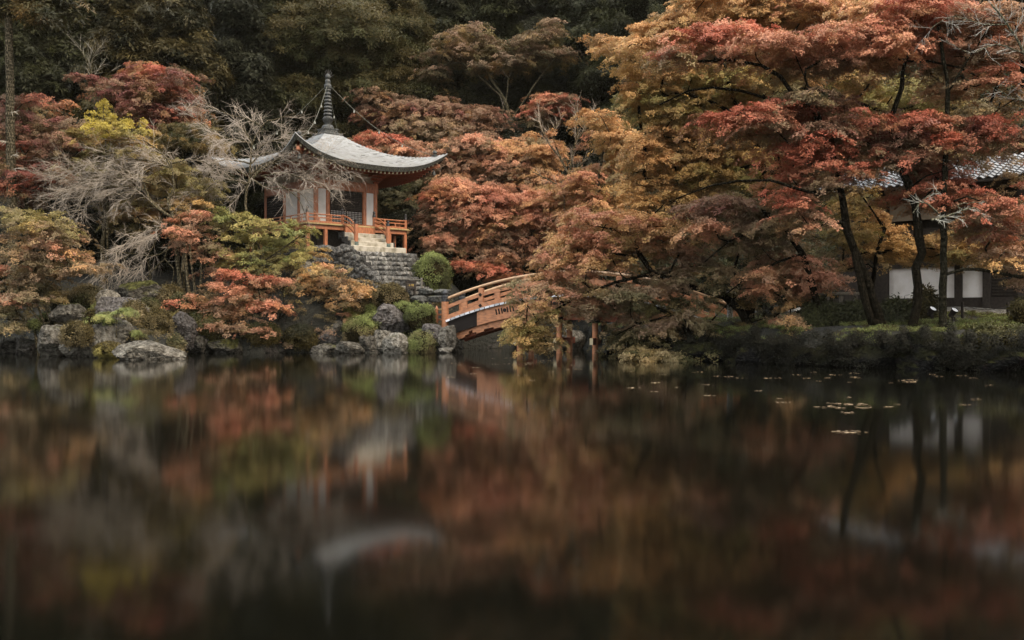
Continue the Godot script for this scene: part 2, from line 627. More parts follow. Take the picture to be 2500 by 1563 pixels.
# t: called, label, group, u, d, stems [[r0, r1, [[u, v, dd], ...]], ...], clumps [u, v, half width, half height, colours, dd], options
func tree(t: Dictionary) -> Node3D:
	rng.seed = hash(t.label)
	var d0: float = t.d
	var base := G(t.u, d0, -0.15)
	var root := thing(t.called, t.label, t.get("cat", "tree"), base, 0.0, t.get("group", ""))
	var sk := Limbs.new()
	sk.add(base, -1, t.stems[0][0] * 1.25)
	for s in t.stems:
		var pts: Array = s[2]
		var prev := -1
		for k in pts.size():
			var q := P(pts[k][0], pts[k][1], d0 + (pts[k][2] if pts[k].size() > 2 else 0.0))
			if prev < 0:
				prev = 0
				var bd := 1e9
				for i in sk.p.size():
					var dd := sk.p[i].distance_to(q)
					if dd < bd:
						bd = dd
						prev = i
				if sk.p[prev].distance_to(q) < 0.05:
					continue
			var a := sk.p[prev]
			var n := clampi(int(a.distance_to(q) / 0.5), 1, 6)
			var rr: float = lerpf(s[0], s[1], float(k) / maxi(pts.size() - 1, 1))
			for e in n:
				var f := (e + 1.0) / n
				var jit: Vector3 = Vector3(R(-1, 1), R(-0.4, 0.4), R(-1, 1)) * s[0] * 0.35
				prev = sk.add(a.lerp(q, f) + (jit if e < n - 1 else Vector3.ZERO), prev, rr)
	var lv := Leaves.new()
	var targets := []
	var size: float = t.get("size", 1.0) * 0.76
	var dens: float = t.get("dens", 9.0)
	var grow_x: float = t.get("wide", 1.16)
	var grow_y: float = t.get("tall", 1.25)
	var kind: String = t.get("kind", "maple")
	for c in t.clumps:
		var dd: float = d0 + (c[5] if c.size() > 5 else R(-1.0, 1.0))
		var at := P(c[0], c[1], dd)
		var r := Vector3(c[2] / F * dd * grow_x, c[3] / F * dd * grow_y, 0)
		r.z = clampf(r.x * 0.85, 0.4, 2.2)
		var c1: Color = PAL[c[4][0]]
		var c2: Color = PAL[c[4][c[4].length() - 1]]
		clump(lv, base, at, r, c1, c2, dens, size)
		targets.append(at - Vector3(0, r.y * 0.25, 0))
		if t.get("deep", true):
			var at2 := at + Vector3(R(-0.5, 0.5) * r.x, R(-0.3, 0.5) * r.y, -R(1.0, 2.0))
			clump(lv, base, at2, r * Vector3(1.15, 1.5, 1.0), c2.lerp(PAL.M, 0.45), c2.lerp(PAL.L, 0.4), dens * 0.75, size)
			targets.append(at2)
	grow(sk, targets)
	var mb := MB.new()
	mb.col = t.get("bark", Color(0.075, 0.062, 0.050))
	limbs_mesh(sk, t.get("thin", 0.017), mb)
	part("trunk", mb, mats.bark, root, true)
	if lv.count:
		leaves_part("foliage", lv, kind, root)
	return root


# ------------------------------------------------------------------ stones and shrubs
func rock_mesh(sd: int, size: Vector3, tone: Color, moss: float, seg := 11, rough := 0.14) -> MB:
	var rg := RandomNumberGenerator.new()
	rg.seed = sd
	var pl := []
	for i in 19:
		var d := Vector3(rg.randf_range(-1, 1), rg.randf_range(-1, 1), rg.randf_range(-1, 1)).normalized()
		pl.append([d, rg.randf_range(0.72, 1.0)])
	pl.append([Vector3(rg.randf_range(-0.3, 0.3), 1, rg.randf_range(-0.2, 0.4)).normalized(), rg.randf_range(0.72, 0.9)])
	var mb := MB.new()
	var shift := Vector3(sd * 7.3, sd * 3.1, sd * 1.7)
	var place := func(dir: Vector3) -> Vector3:
		var r := 1.25
		for q in pl:
			var c: float = dir.dot(q[0])
			if c > 0.05:
				r = minf(r, q[1] / c)
		r += fine.get_noise_3dv(dir * 4.0 + shift) * rough + fine.get_noise_3dv(dir * 14.0 + shift) * rough * 0.55
		return dir * r * size
	var ax := [Vector3.RIGHT, Vector3.UP, Vector3.BACK]
	for f in 6:
		var k := f >> 1
		var s := 1.0 if f & 1 else -1.0
		var grid := []
		for j in seg + 1:
			var row := PackedVector3Array()
			for i in seg + 1:
				var a := tan((float(i) / seg * 2.0 - 1.0) * 0.785)
				var b := tan((float(j) / seg * 2.0 - 1.0) * 0.785)
				row.append(place.call((ax[k] * s + ax[(k + 1) % 3] * a + ax[(k + 2) % 3] * b).normalized()))
			grid.append(row)
		for j in seg:
			for i in seg:
				for h in 2:
					var a: Vector3 = grid[j][i]
					var b: Vector3 = grid[j][i + 1] if h == 0 else grid[j + 1][i + 1]
					var c: Vector3 = grid[j + 1][i + 1] if h == 0 else grid[j + 1][i]
					var g := (c - a).cross(b - a).normalized()
					if g.dot(a + b + c) < 0:
						g = -g
					var m := smoothstep(0.25, 0.7, g.y + fine.get_noise_3dv(a * 3.0 + shift) * 0.9 - 1.0 + moss * 1.3)
					var v := tone * (1.0 + fine.get_noise_3dv(a * 2.2 + shift) * 0.5)
					mb.col = v.lerp(Color(0.085, 0.085, 0.028) * clampf(tone.r * 9.0, 0.2, 1.0) * (1.0 + fine.get_noise_3dv(a * 7.0) * 0.5), m)  # moss dims with the stone tone, so painted bank shade covers it too
					mb.tri(a, b, c, g, g, g)
	return mb


func rock(u0: float, u1: float, v0: float, v1: float, d: float, tone: Color, moss: float, label: String, turn := 0.0, squash := 1.0) -> void:
	var top := P((u0 + u1) * 0.5, v0, d)
	var bot := P((u0 + u1) * 0.5, v1, d)
	var h := top.y - bot.y
	var w := (u1 - u0) / F * d
	var o := part("boulder", rock_mesh(hash(label) % 9973, Vector3(w * 0.58, h * 0.64, w * 0.5 * squash), tone, moss), mats.rock, self)
	o.position = Vector3(top.x, bot.y + h * 0.38, -d)
	o.rotation.y = turn
	tag(o, label, "rock", "boulders round the pond")


# a shrub clipped to a dome
func bush(u0: float, u1: float, v0: float, v1: float, d: float, cols: String, label: String, kind := "shrub", size := 1.0, dens := 1.0, called := "clipped_shrub", group := "clipped shrubs of the garden") -> void:
	rng.seed = hash(label)
	var uc := (u0 + u1) * 0.5
	var top := P(uc, v0, d)
	var bot := P(uc, v1, d)
	var hh := top.y - bot.y
	var r := Vector3((u1 - u0) / F * d * 0.5, hh * 0.60, 0)
	r.z = r.x * 0.9
	var root := thing(called, label, "shrub", bot + Vector3(0, hh * 0.40, 0), 0.0, group)
	var sd := float(hash(label) % 100)
	var lump_at := func(dir: Vector3) -> float: return 1.0 + fine.get_noise_3dv(dir * 3.2 + Vector3(sd, 0, 0)) * 0.26 + fine.get_noise_3dv(dir * 8.0 + Vector3(sd, 9, 0)) * 0.16
	var core := MB.new()
	core.col = Color(0.045, 0.038, 0.02)
	var n := 14
	var m := 8
	var pt := func(i: int, j: int) -> Vector3:
		var a := TAU * i / n
		var e := -0.8 + (PI / 2 + 0.8) * j / m
		var dir := Vector3(cos(a) * cos(e), sin(e), sin(a) * cos(e))
		return dir * lump_at.call(dir) * 0.88 * r
	for i in n:
		for j in m:
			var a: Vector3 = pt.call(i, j)
			var b: Vector3 = pt.call(i + 1, j)
			var c: Vector3 = pt.call(i + 1, j + 1)
			var e: Vector3 = pt.call(i, j + 1)
			core.quad(a, b, c, e, a + c)
	part("branches", core, mats.bark, root)
	var lv := Leaves.new()
	var c1: Color = PAL[cols[0]]
	var c2: Color = PAL[cols[cols.length() - 1]]
	var area := 4.5 * r.x * (r.y + r.x) * 0.7
	for i in int(area * 95.0 * dens / (size * size)):
		var dir := Vector3(R(-1, 1), R(-0.7, 1), R(-1, 1)).normalized()
		var k: float = lump_at.call(dir)
		var p := dir * k * R(0.84, 1.02) * r
		var g := fine.get_noise_3dv(p * 7.0 + Vector3(sd, 0, 0))
		if g + 0.4 * fine.get_noise_3dv(p * 25.0) < -0.20:
			continue
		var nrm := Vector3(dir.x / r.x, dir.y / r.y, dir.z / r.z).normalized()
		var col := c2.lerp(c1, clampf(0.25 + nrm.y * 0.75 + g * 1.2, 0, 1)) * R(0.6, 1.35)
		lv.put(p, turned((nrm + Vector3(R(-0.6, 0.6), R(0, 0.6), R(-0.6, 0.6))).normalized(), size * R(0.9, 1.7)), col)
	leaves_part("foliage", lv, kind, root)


# ------------------------------------------------------------------ the hall
func hall() -> void:
	var h := thing("shrine_hall", "small vermilion hall with grey curved roof and ringed spire on its mound", "temple", HALL, TURN)
	rng.seed = 5
	var A := 3.55
	var B := 2.1
	var D := 1.54
	var mb := MB.new()
	# base and under the deck
	mb.box(Vector3(0, 0.0, -0.2), Vector3(5.6, 0.5, 6.0), 0.05)
	part("plinth", mb, mats.pale_stone, h)
	mb = MB.new()
	mb.box(Vector3(0, 0.8, -0.9), Vector3(4.6, 1.1, 7.0))
	part("under_floor", mb, mats.dark_wood, h)
	# deck
	mb = MB.new()
	mb.box(Vector3(0, D - 0.06, 0), Vector3(2 * A + 0.16, 0.1, 2 * A + 0.16), 0.02)
	part("deck", mb, mats.edge_wood, h)
	for s in [-1.0, 1.0]:
		mb = MB.new()
		mb.box(Vector3(0, D - 0.235, s * (A - 0.12)), Vector3(2 * A - 0.1, 0.24, 0.14), 0.015)
		part("deck_beam", mb, mats.vermilion, h)
		mb = MB.new()
		mb.box(Vector3(s * (A - 0.12), D - 0.235, 0), Vector3(0.14, 0.24, 2 * A - 0.4), 0.015)
		part("deck_beam", mb, mats.vermilion, h)
	var at := [-3.42, -2.25, 2.25, 3.42]
	for i in 4:
		for j in 4:
			if i in [1, 2] and j in [1, 2]:
				continue
			mb = MB.new()
			mb.box(Vector3(at[i], (D - 0.36) * 0.5 - 0.2, at[j]), Vector3(0.2, D + 0.04, 0.2), 0.02)
			part("deck_post", mb, mats.vermilion, h)
	# railings
	var cap := [Vector2(0.0, 0), Vector2(0.105, 0.0), Vector2(0.105, 0.10), Vector2(0.09, 0.13), Vector2(0.105, 0.16), Vector2(0.075, 0.20), Vector2(0.06, 0.21), Vector2(0.09, 0.27), Vector2(0.075, 0.33), Vector2(0.0, 0.39)]
	var posts := []
	for s in [-1.0, 1.0]:
		for z in [-A + 0.1, A - 0.1]:
			posts.append(Vector3(s * (A - 0.1), D, z))
		posts.append(Vector3(s * 1.12, D, A - 0.1))
	for p in posts:
		mb = MB.new()
		mb.lathe(p + Vector3(0, -0.05, 0), [Vector2(0.095, 0), Vector2(0.095, 0.62), Vector2(0, 0.62)], 12, true)
		var o := part("railing_post", mb, mats.vermilion, h)
		mb = MB.new()
		mb.lathe(p + Vector3(0, 0.57, 0), cap, 12, true)
		part("finial", mb, mats.metal, o)
	var runs := []
	for s in [-1.0, 1.0]:
		runs.append([Vector3(s * (A - 0.1), D, A - 0.1), Vector3(s * 1.12, D, A - 0.1)])
		runs.append([Vector3(s * (A - 0.1), D, -A + 0.1), Vector3(s * (A - 0.1), D, A - 0.1)])
	runs.append([Vector3(-A + 0.1, D, -A + 0.1), Vector3(A - 0.1, D, -A + 0.1)])
	for r in runs:
		mb = MB.new()
		mb.tube(PackedVector3Array([r[0] + Vector3(0, 0.50, 0), r[1] + Vector3(0, 0.50, 0)]), PackedFloat32Array([0.038, 0.038]), 8)
		part("handrail", mb, mats.vermilion, h)
		for y in [0.06, 0.31]:
			mb = MB.new()
			mb.bar(r[0] + Vector3(0, y, 0), r[1] + Vector3(0, y, 0), 0.07, 0.11 if y < 0.1 else 0.06, 0.01)
			part("rail", mb, mats.vermilion, h)
		var n := int(r[0].distance_to(r[1]) / 0.6)
		for i in range(1, n):
			var p: Vector3 = r[0].lerp(r[1], float(i) / n)
			mb = MB.new()
			mb.box(p + Vector3(0, 0.27 if i % 2 == 0 else 0.19, 0), Vector3(0.08, 0.44 if i % 2 == 0 else 0.26, 0.08), 0.01)
			part("strut", mb, mats.vermilion, h)
	# body: columns, beams, panels
	for x in [-B, -1.3, 1.3, B]:
		mb = MB.new()
		mb.lathe(Vector3(x, D, B), [Vector2(0.145, 0), Vector2(0.145, 2.9), Vector2(0, 2.9)], 14, true)
		part("column", mb, mats.vermilion, h)
	for z in [0.2, -1.55, -3.95]:
		mb = MB.new()
		mb.lathe(Vector3(-B, D, z), [Vector2(0.14, 0), Vector2(0.14, 2.9), Vector2(0, 2.9)], 14, true)
		part("column", mb, mats.vermilion, h)
	for z in [B, -3.95]:
		mb = MB.new()
		mb.lathe(Vector3(B, D, z if z < 0 else 0.2), [Vector2(0.14, 0), Vector2(0.14, 2.9), Vector2(0, 2.9)], 14, true)
		part("column", mb, mats.vermilion, h)
	for q in [[Vector3(0, 4.05, B), Vector3(4.6, 0.58, 0.2)], [Vector3(-B, 4.05, -0.95), Vector3(0.2, 0.58, 6.0)], [Vector3(B, 4.05, -0.95), Vector3(0.2, 0.58, 6.0)], [Vector3(0, 1.66, B + 0.02), Vector3(4.4, 0.2, 0.16)], [Vector3(-B - 0.02, 1.66, -0.95), Vector3(0.16, 0.2, 5.8)], [Vector3(0, 5.03, B), Vector3(5.4, 0.24, 0.24)], [Vector3(-B, 5.03, -0.95), Vector3(0.24, 0.24, 6.4)], [Vector3(B, 5.03, -0.95), Vector3(0.24, 0.24, 6.4)]]:
		mb = MB.new()
		mb.box(q[0], q[1], 0.02)
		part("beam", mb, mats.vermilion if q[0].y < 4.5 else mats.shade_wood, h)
	for x in [-1.7, 1.7]:
		mb = MB.new()
		mb.box(Vector3(x, 2.75, B), Vector3(0.52, 1.99, 0.08))
		part("wall_panel", mb, mats.plaster, h)
	for z in [1.15, -0.67]:
		mb = MB.new()
		mb.box(Vector3(-B, 2.75, z), Vector3(0.08, 1.99, 1.62 if z > 0 else 1.47))
		part("wall_panel", mb, mats.plaster, h)
	mb = MB.new()
	mb.box(Vector3(0, 4.63, B - 0.03), Vector3(4.2, 0.58, 0.1))
	part("frieze", mb, mats.ochre_plaster, h)
	mb = MB.new()
	mb.box(Vector3(-B + 0.03, 4.63, -0.95), Vector3(0.1, 0.58, 5.8))
	part("frieze", mb, mats.ochre_plaster, h)
	mb = MB.new()
	mb.box(Vector3(B, 2.9, -0.95), Vector3(0.1, 4.0, 5.8))
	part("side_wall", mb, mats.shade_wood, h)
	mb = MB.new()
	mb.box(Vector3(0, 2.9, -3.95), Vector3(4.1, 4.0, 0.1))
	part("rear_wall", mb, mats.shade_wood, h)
	# frog-leg strut over the door, curved brackets over the columns
	mb = MB.new()
	for k in 9:
		var f := (k - 4) / 4.0
		mb.box(Vector3(f * 0.42, 4.62 - absf(f) * 0.10, B + 0.06), Vector3(0.11, 0.50 - absf(f) * 0.28, 0.14), 0.01)
	part("frog_leg_strut", mb, mats.lattice, h)
	for x in [-B, B]:
		for k in 3:
			mb = MB.new()
			mb.box(Vector3(x, 4.42 + k * 0.2, B + 0.06 + k * 0.07), Vector3(0.34 + k * 0.34, 0.16, 0.2 + k * 0.14), 0.03)
			part("bracket", mb, mats.shade_wood, h)
	# doors: dark boards, open grid above, white ground behind the grid below
	for s in [-1.0, 1.0]:
		mb = MB.new()
		mb.box(Vector3(s * 0.575, 2.75, B - 0.03), Vector3(1.14, 1.98, 0.05))
		var door := part("door", mb, mats.lattice, h)
		mb = MB.new()
		mb.box(Vector3(s * 0.575, 2.15, B + 0.005), Vector3(1.06, 0.78, 0.02))
		part("door_panel", mb, mats.plaster, door)
		mb = MB.new()
		for k in 11:
			mb.box(Vector3(s * 0.575 - 0.53 + k * 0.106, 2.15, B + 0.03), Vector3(0.036, 0.80, 0.03))
		for k in 8:
			mb.box(Vector3(s * 0.575, 1.77 + k * 0.108, B + 0.034), Vector3(1.08, 0.036, 0.03))
		stuff(part("lower_lattice", mb, mats.lattice, door))
		mb = MB.new()
		for k in 11:
			mb.box(Vector3(s * 0.575 - 0.53 + k * 0.106, 3.15, B + 0.03), Vector3(0.03, 1.16, 0.03))
		for k in 11:
			mb.box(Vector3(s * 0.575, 2.6 + k * 0.108, B + 0.034), Vector3(1.08, 0.03, 0.03))
		stuff(part("upper_lattice", mb, mats.dark_wood, door))
	mb = MB.new()
	mb.box(Vector3(-B, 2.72, -2.75), Vector3(0.06, 1.96, 2.1))
	var win := part("side_door", mb, mats.lattice, h)
	mb = MB.new()
	mb.box(Vector3(-B - 0.035, 2.72, -2.75), Vector3(0.02, 1.8, 1.96))
	part("door_panel", mb, mats.plaster, win)
	mb = MB.new()
	for k in 14:
		mb.box(Vector3(-B - 0.06, 2.72, -3.73 + k * 0.151), Vector3(0.03, 1.86, 0.088))
	for k in 13:
		mb.box(Vector3(-B - 0.064, 1.81 + k * 0.151, -2.75), Vector3(0.03, 0.088, 2.02))
	stuff(part("lattice", mb, mats.lattice, win))
	# stairs of the deck
	mb = MB.new()
	mb.box(Vector3(0, 1.24, 3.62), Vector3(2.1, 0.38, 0.12), 0.01)
	part("riser", mb, mats.vermilion, h)
	var st := [[0.86, 3.86, 1.42, 0.34], [0.61, 4.24, 1.42, 0.28], [0.33, 4.66, 1.5, 0.32]]
	for q in st:
		mb = MB.new()
		mb.box(Vector3(0, q[0], q[1]), Vector3(q[2] * 2, q[3], 0.62), 0.025)
		var o := part("step", mb, mats.pale_stone, h)
		for s in [-1.0, 1.0]:
			mb = MB.new()
			mb.box(Vector3(s * (q[2] + 0.03), q[0], q[1] + 0.02), Vector3(0.08, q[3] + 0.02, 0.62), 0.01)
			part("end_cap", mb, mats.bronze, o)
	mb = MB.new()
	mb.box(Vector3(0.1, -0.05, 5.2), Vector3(3.7, 0.44, 0.9), 0.04)
	part("landing", mb, mats.pale_stone, h)
	for s in [-1.0, 1.0]:
		var lo := Vector3(s * 1.12, 0.16, 4.92)
		mb = MB.new()
		mb.lathe(lo, [Vector2(0.135, 0), Vector2(0.15, 0.10), Vector2(0.14, 0.28), Vector2(0, 0.28)], 12, true)
		part("post_shoe", mb, mats.verdigris, h)
		mb = MB.new()
		mb.lathe(lo, [Vector2(0.125, 0.26), Vector2(0.125, 1.30), Vector2(0, 1.30)], 14, true)
		var o := part("stair_post", mb, mats.vermilion, h)
		mb = MB.new()
		mb.lathe(lo + Vector3(0, 1.28, 0), cap, 12, true)
		part("finial", mb, mats.metal, o)
		for q in [[0.50, 1.18, 0.045], [0.26, 0.92, 0.04], [0.0, 0.62, 0.05]]:
			mb = MB.new()
			var pts := PackedVector3Array()
			var rr := PackedFloat32Array()
			for k in 9:
				var f := k / 8.0
				pts.append(Vector3(s * 1.12, lerpf(D + q[0], lo.y + q[1], f) + sin(f * PI) * 0.16, lerpf(3.45, 4.9, f)))
				rr.append(q[2])
			mb.tube(pts, rr, 8)
			part("stair_rail", mb, mats.vermilion, h)
	roof(h)


func roof_at(k: int, a: float, r: float, up := 0.0) -> Vector3:
	var half := lerpf(0.55, 5.3, r)
	var y := 7.42 - 2.42 * (0.42 * r + 0.58 * (1.0 - (1.0 - r) * (1.0 - r))) + 1.18 * pow(absf(a), 3.0) * pow(r, 2.2) + up
	var out := half - 0.22 * (1.0 - a * a) * r * r
	var al := a * half
	match k:
		0: return Vector3(al, y, out)
		1: return Vector3(-out, y, al)
		2: return Vector3(-al, y, -out)
	return Vector3(out, y, -al)


func roof(h: Node3D) -> void:
	var mb := MB.new()
	var rows := 30
	for k in 4:
		for j in rows:
			var r0 := float(j) / rows
			var r1 := float(j + 1) / rows
			var n := int(6 + 30 * r1)
			var off := R(-0.4, 0.4) / n
			for i in n + 1:
				var a0 := clampf((float(i) - 0.5) / n * 2 - 1 + off, -1, 1)
				var a1 := clampf((float(i) + 0.5) / n * 2 - 1 + off, -1, 1)
				if a1 - a0 < 0.001:
					continue
				var u := 0.045 + (R(0.0, 0.035) if rng.randf() < 0.2 else R(0, 0.008))
				var g := R(0.86, 1.04) * (0.45 if rng.randf() < 0.035 else 1.0)
				mb.col = Color(g, g, g * R(0.97, 1.02))
				var p := [roof_at(k, a0, r0), roof_at(k, a1, r0), roof_at(k, a1, r1, u), roof_at(k, a0, r1, u)]
				mb.quad(p[0], p[1], p[2], p[3], Vector3.UP)
				mb.quad(p[3], p[2], roof_at(k, a1, r1, -0.01), roof_at(k, a0, r1, -0.01), p[3] - p[0])
	stuff(part("shingles", mb, mats.shingle, h))
	# thick eave edge, soffit
	var edge := MB.new()
	var sof := MB.new()
	var n := 28
	for k in 4:
		for i in n:
			var a0 := float(i) / n * 2 - 1
			var a1 := float(i + 1) / n * 2 - 1
			var p0 := roof_at(k, a0, 1.0, 0.015)
			var p1 := roof_at(k, a1, 1.0, 0.015)
			var q0 := roof_at(k, a0, 0.972, -0.27)
			var q1 := roof_at(k, a1, 0.972, -0.27)
			q0.y = p0.y - 0.30
			q1.y = p1.y - 0.30
			var out := roof_at(k, 0, 1.0) * Vector3(1, 0, 1)
			edge.quad(p0, p1, q1, q0, out)
			var s0 := roof_at(k, a0, 0.90)
			var s1 := roof_at(k, a1, 0.90)
			s0.y = q0.y + 0.02
			s1.y = q1.y + 0.02
			edge.quad(q0, q1, s1, s0, Vector3.DOWN)
			var i0 := roof_at(k, a0, 0.32)
			var i1 := roof_at(k, a1, 0.32)
			i0.y = 5.22
			i1.y = 5.22
			sof.quad(s0 + Vector3(0, -0.005, 0), s1 + Vector3(0, -0.005, 0), i1, i0, Vector3.DOWN)
	part("eave_edge", edge, mats.eave_edge, h)
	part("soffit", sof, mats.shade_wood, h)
	# rafters with pale tips, front and both sides
	for k in [0, 1, 3]:
		for i in 34:
			var al := -4.75 + i * 9.5 / 33.0
			var a := al / 4.85
			var tip := roof_at(k, clampf(a, -1, 1), 0.925)
			var wall := maxf(2.0, absf(al) - 0.1)
			var y0 := tip.y - 0.42
			var f := clampf((wall - 2.0) / 2.9, 0, 1)
			var y1 := lerpf(5.10, y0, f)
			var b: Vector3
			match k:
				0: tip = Vector3(al, y0, tip.z); b = Vector3(al, y1, wall)
				1: tip = Vector3(tip.x, y0, al); b = Vector3(-wall, y1, al)
				3: tip = Vector3(tip.x, y0, al); b = Vector3(wall, y1, al)
			if tip.distance_to(b) < 0.25:
				continue
			mb = MB.new()
			mb.bar(b, tip, 0.10, 0.12)
			var o := part("rafter", mb, mats.shade_wood, h)
			mb = MB.new()
			var dirv := (tip - b).normalized()
			mb.bar(tip + dirv * 0.001, tip + dirv * 0.02, 0.105, 0.125)
			part("rafter_tip", mb, mats.tip, o)
	for s in [Vector2(1, 1), Vector2(-1, 1), Vector2(1, -1)]:
		mb = MB.new()
		mb.bar(Vector3(s.x * 2.1, 4.92, s.y * 2.1), Vector3(s.x * 4.95, 5.45, s.y * 4.95), 0.18, 0.22, 0.02)
		part("hip_rafter", mb, mats.vermilion, h)
		mb = MB.new()
		mb.lathe(Vector3(s.x * 4.7, 4.86, s.y * 4.7), [Vector2(0, 0), Vector2(0.13, 0.02), Vector2(0.10, 0.2), Vector2(0.04, 0.3), Vector2(0.015, 0.42)], 10, true)
		part("wind_bell", mb, mats.bronze, h)
		mb = MB.new()
		var tp := roof_at(0, s.x, 0.9)
		mb.lathe(Vector3(s.x * 4.75, tp.y + 0.02, s.y * 4.75), [Vector2(0.17, 0), Vector2(0.17, 0.06), Vector2(0.08, 0.09), Vector2(0.15, 0.19), Vector2(0.12, 0.28), Vector2(0, 0.36)], 12, true)
		part("corner_jewel", mb, mats.bronze, h)
	# spire
	mb = MB.new()
	mb.box(Vector3(0, 7.44, 0), Vector3(1.36, 0.12, 1.36), 0.02)
	mb.box(Vector3(0, 7.60, 0), Vector3(0.92, 0.26, 0.92), 0.02)
	mb.box(Vector3(0, 7.76, 0), Vector3(0.98, 0.07, 0.98), 0.01)
	var sp := part("spire_base", mb, mats.bronze, h)
	mb = MB.new()
	mb.lathe(Vector3(0, 7.79, 0), [Vector2(0.40, 0), Vector2(0.38, 0.14), Vector2(0.28, 0.26), Vector2(0.17, 0.29), Vector2(0.17, 0.4)], 20, true)
	part("bowl", mb, mats.bronze, sp)
	mb = MB.new()
	for k in 12:
		var a := TAU * k / 12
		var o := Vector3(cos(a), 0, sin(a))
		mb.bar(Vector3(0, 8.16, 0) + o * 0.17, Vector3(0, 8.44, 0) + o * 0.34, 0.16, 0.05, 0.02)
	stuff(part("lotus_petals", mb, mats.bronze, sp))
	mb = MB.new()
	mb.lathe(Vector3(0, 8.1, 0), [Vector2(0.16, 0), Vector2(0.12, 2.3), Vector2(0.12, 2.6)], 12, true)
	part("mast", mb, mats.bronze, sp)
	for k in 9:
		var r := lerpf(0.30, 0.20, k / 8.0)
		mb = MB.new()
		mb.lathe(Vector3(0, 8.46 + k * 0.215, 0), [Vector2(0.12, 0.02), Vector2(r * 0.94, 0), Vector2(r, 0.02), Vector2(r * 0.86, 0.11), Vector2(0.12, 0.12)], 18, false)
		part("ring", mb, mats.bronze, sp)
	mb = MB.new()
	mb.lathe(Vector3(0, 10.28, 0), [Vector2(0.14, 0), Vector2(0.22, 0.06), Vector2(0.24, 0.2), Vector2(0.2, 0.32), Vector2(0.16, 0.34), Vector2(0.18, 0.5), Vector2(0.14, 0.6), Vector2(0.1, 0.64), Vector2(0.17, 0.74), Vector2(0.17, 0.82), Vector2(0.09, 0.94), Vector2(0, 1.0)], 16, true)
	part("jewel", mb, mats.bronze, sp)
	mb = MB.new()
	for k in 7:
		var a := -1.2 + k * 0.4
		mb.bar(Vector3(0.05, 10.95, 0), Vector3(0.05 + sin(a) * 0.34, 11.05 + cos(a) * 0.5, 0), 0.025, 0.02)
	stuff(part("flame_rods", mb, mats.rope, sp))
	# chains from the spire to the corners
	for s in [Vector2(1, 1), Vector2(-1, 1), Vector2(-1, -1), Vector2(1, -1)]:
		var a := Vector3(s.x * 0.13, 10.45, s.y * 0.13)
		var b := Vector3(s.x * 4.9, 6.0, s.y * 4.9)
		mb = MB.new()
		mb.col = Color(0.11, 0.11, 0.085)
		var pts := PackedVector3Array()
		var rr := PackedFloat32Array()
		for i in 61:
			var f := i / 60.0
			pts.append(a.lerp(b, f) - Vector3(0, sin(f * PI) * 0.75, 0) + Vector3(0, 0, 0.012 if i % 2 else -0.012))
			rr.append(0.018 if i % 2 else 0.011)
		mb.tube(pts, rr, 5)
		var o := part("chain", mb, mats.twig, h)
		for f in [0.22, 0.45, 0.68]:
			mb = MB.new()
			mb.col = Color(0.2, 0.2, 0.17)
			mb.lathe(pts[int(f * 60)] - Vector3(0, 0.2, 0), [Vector2(0, 0), Vector2(0.055, 0), Vector2(0.04, 0.11), Vector2(0.012, 0.15), Vector2(0.008, 0.2)], 8, true)
			part("bell", mb, mats.twig, o)


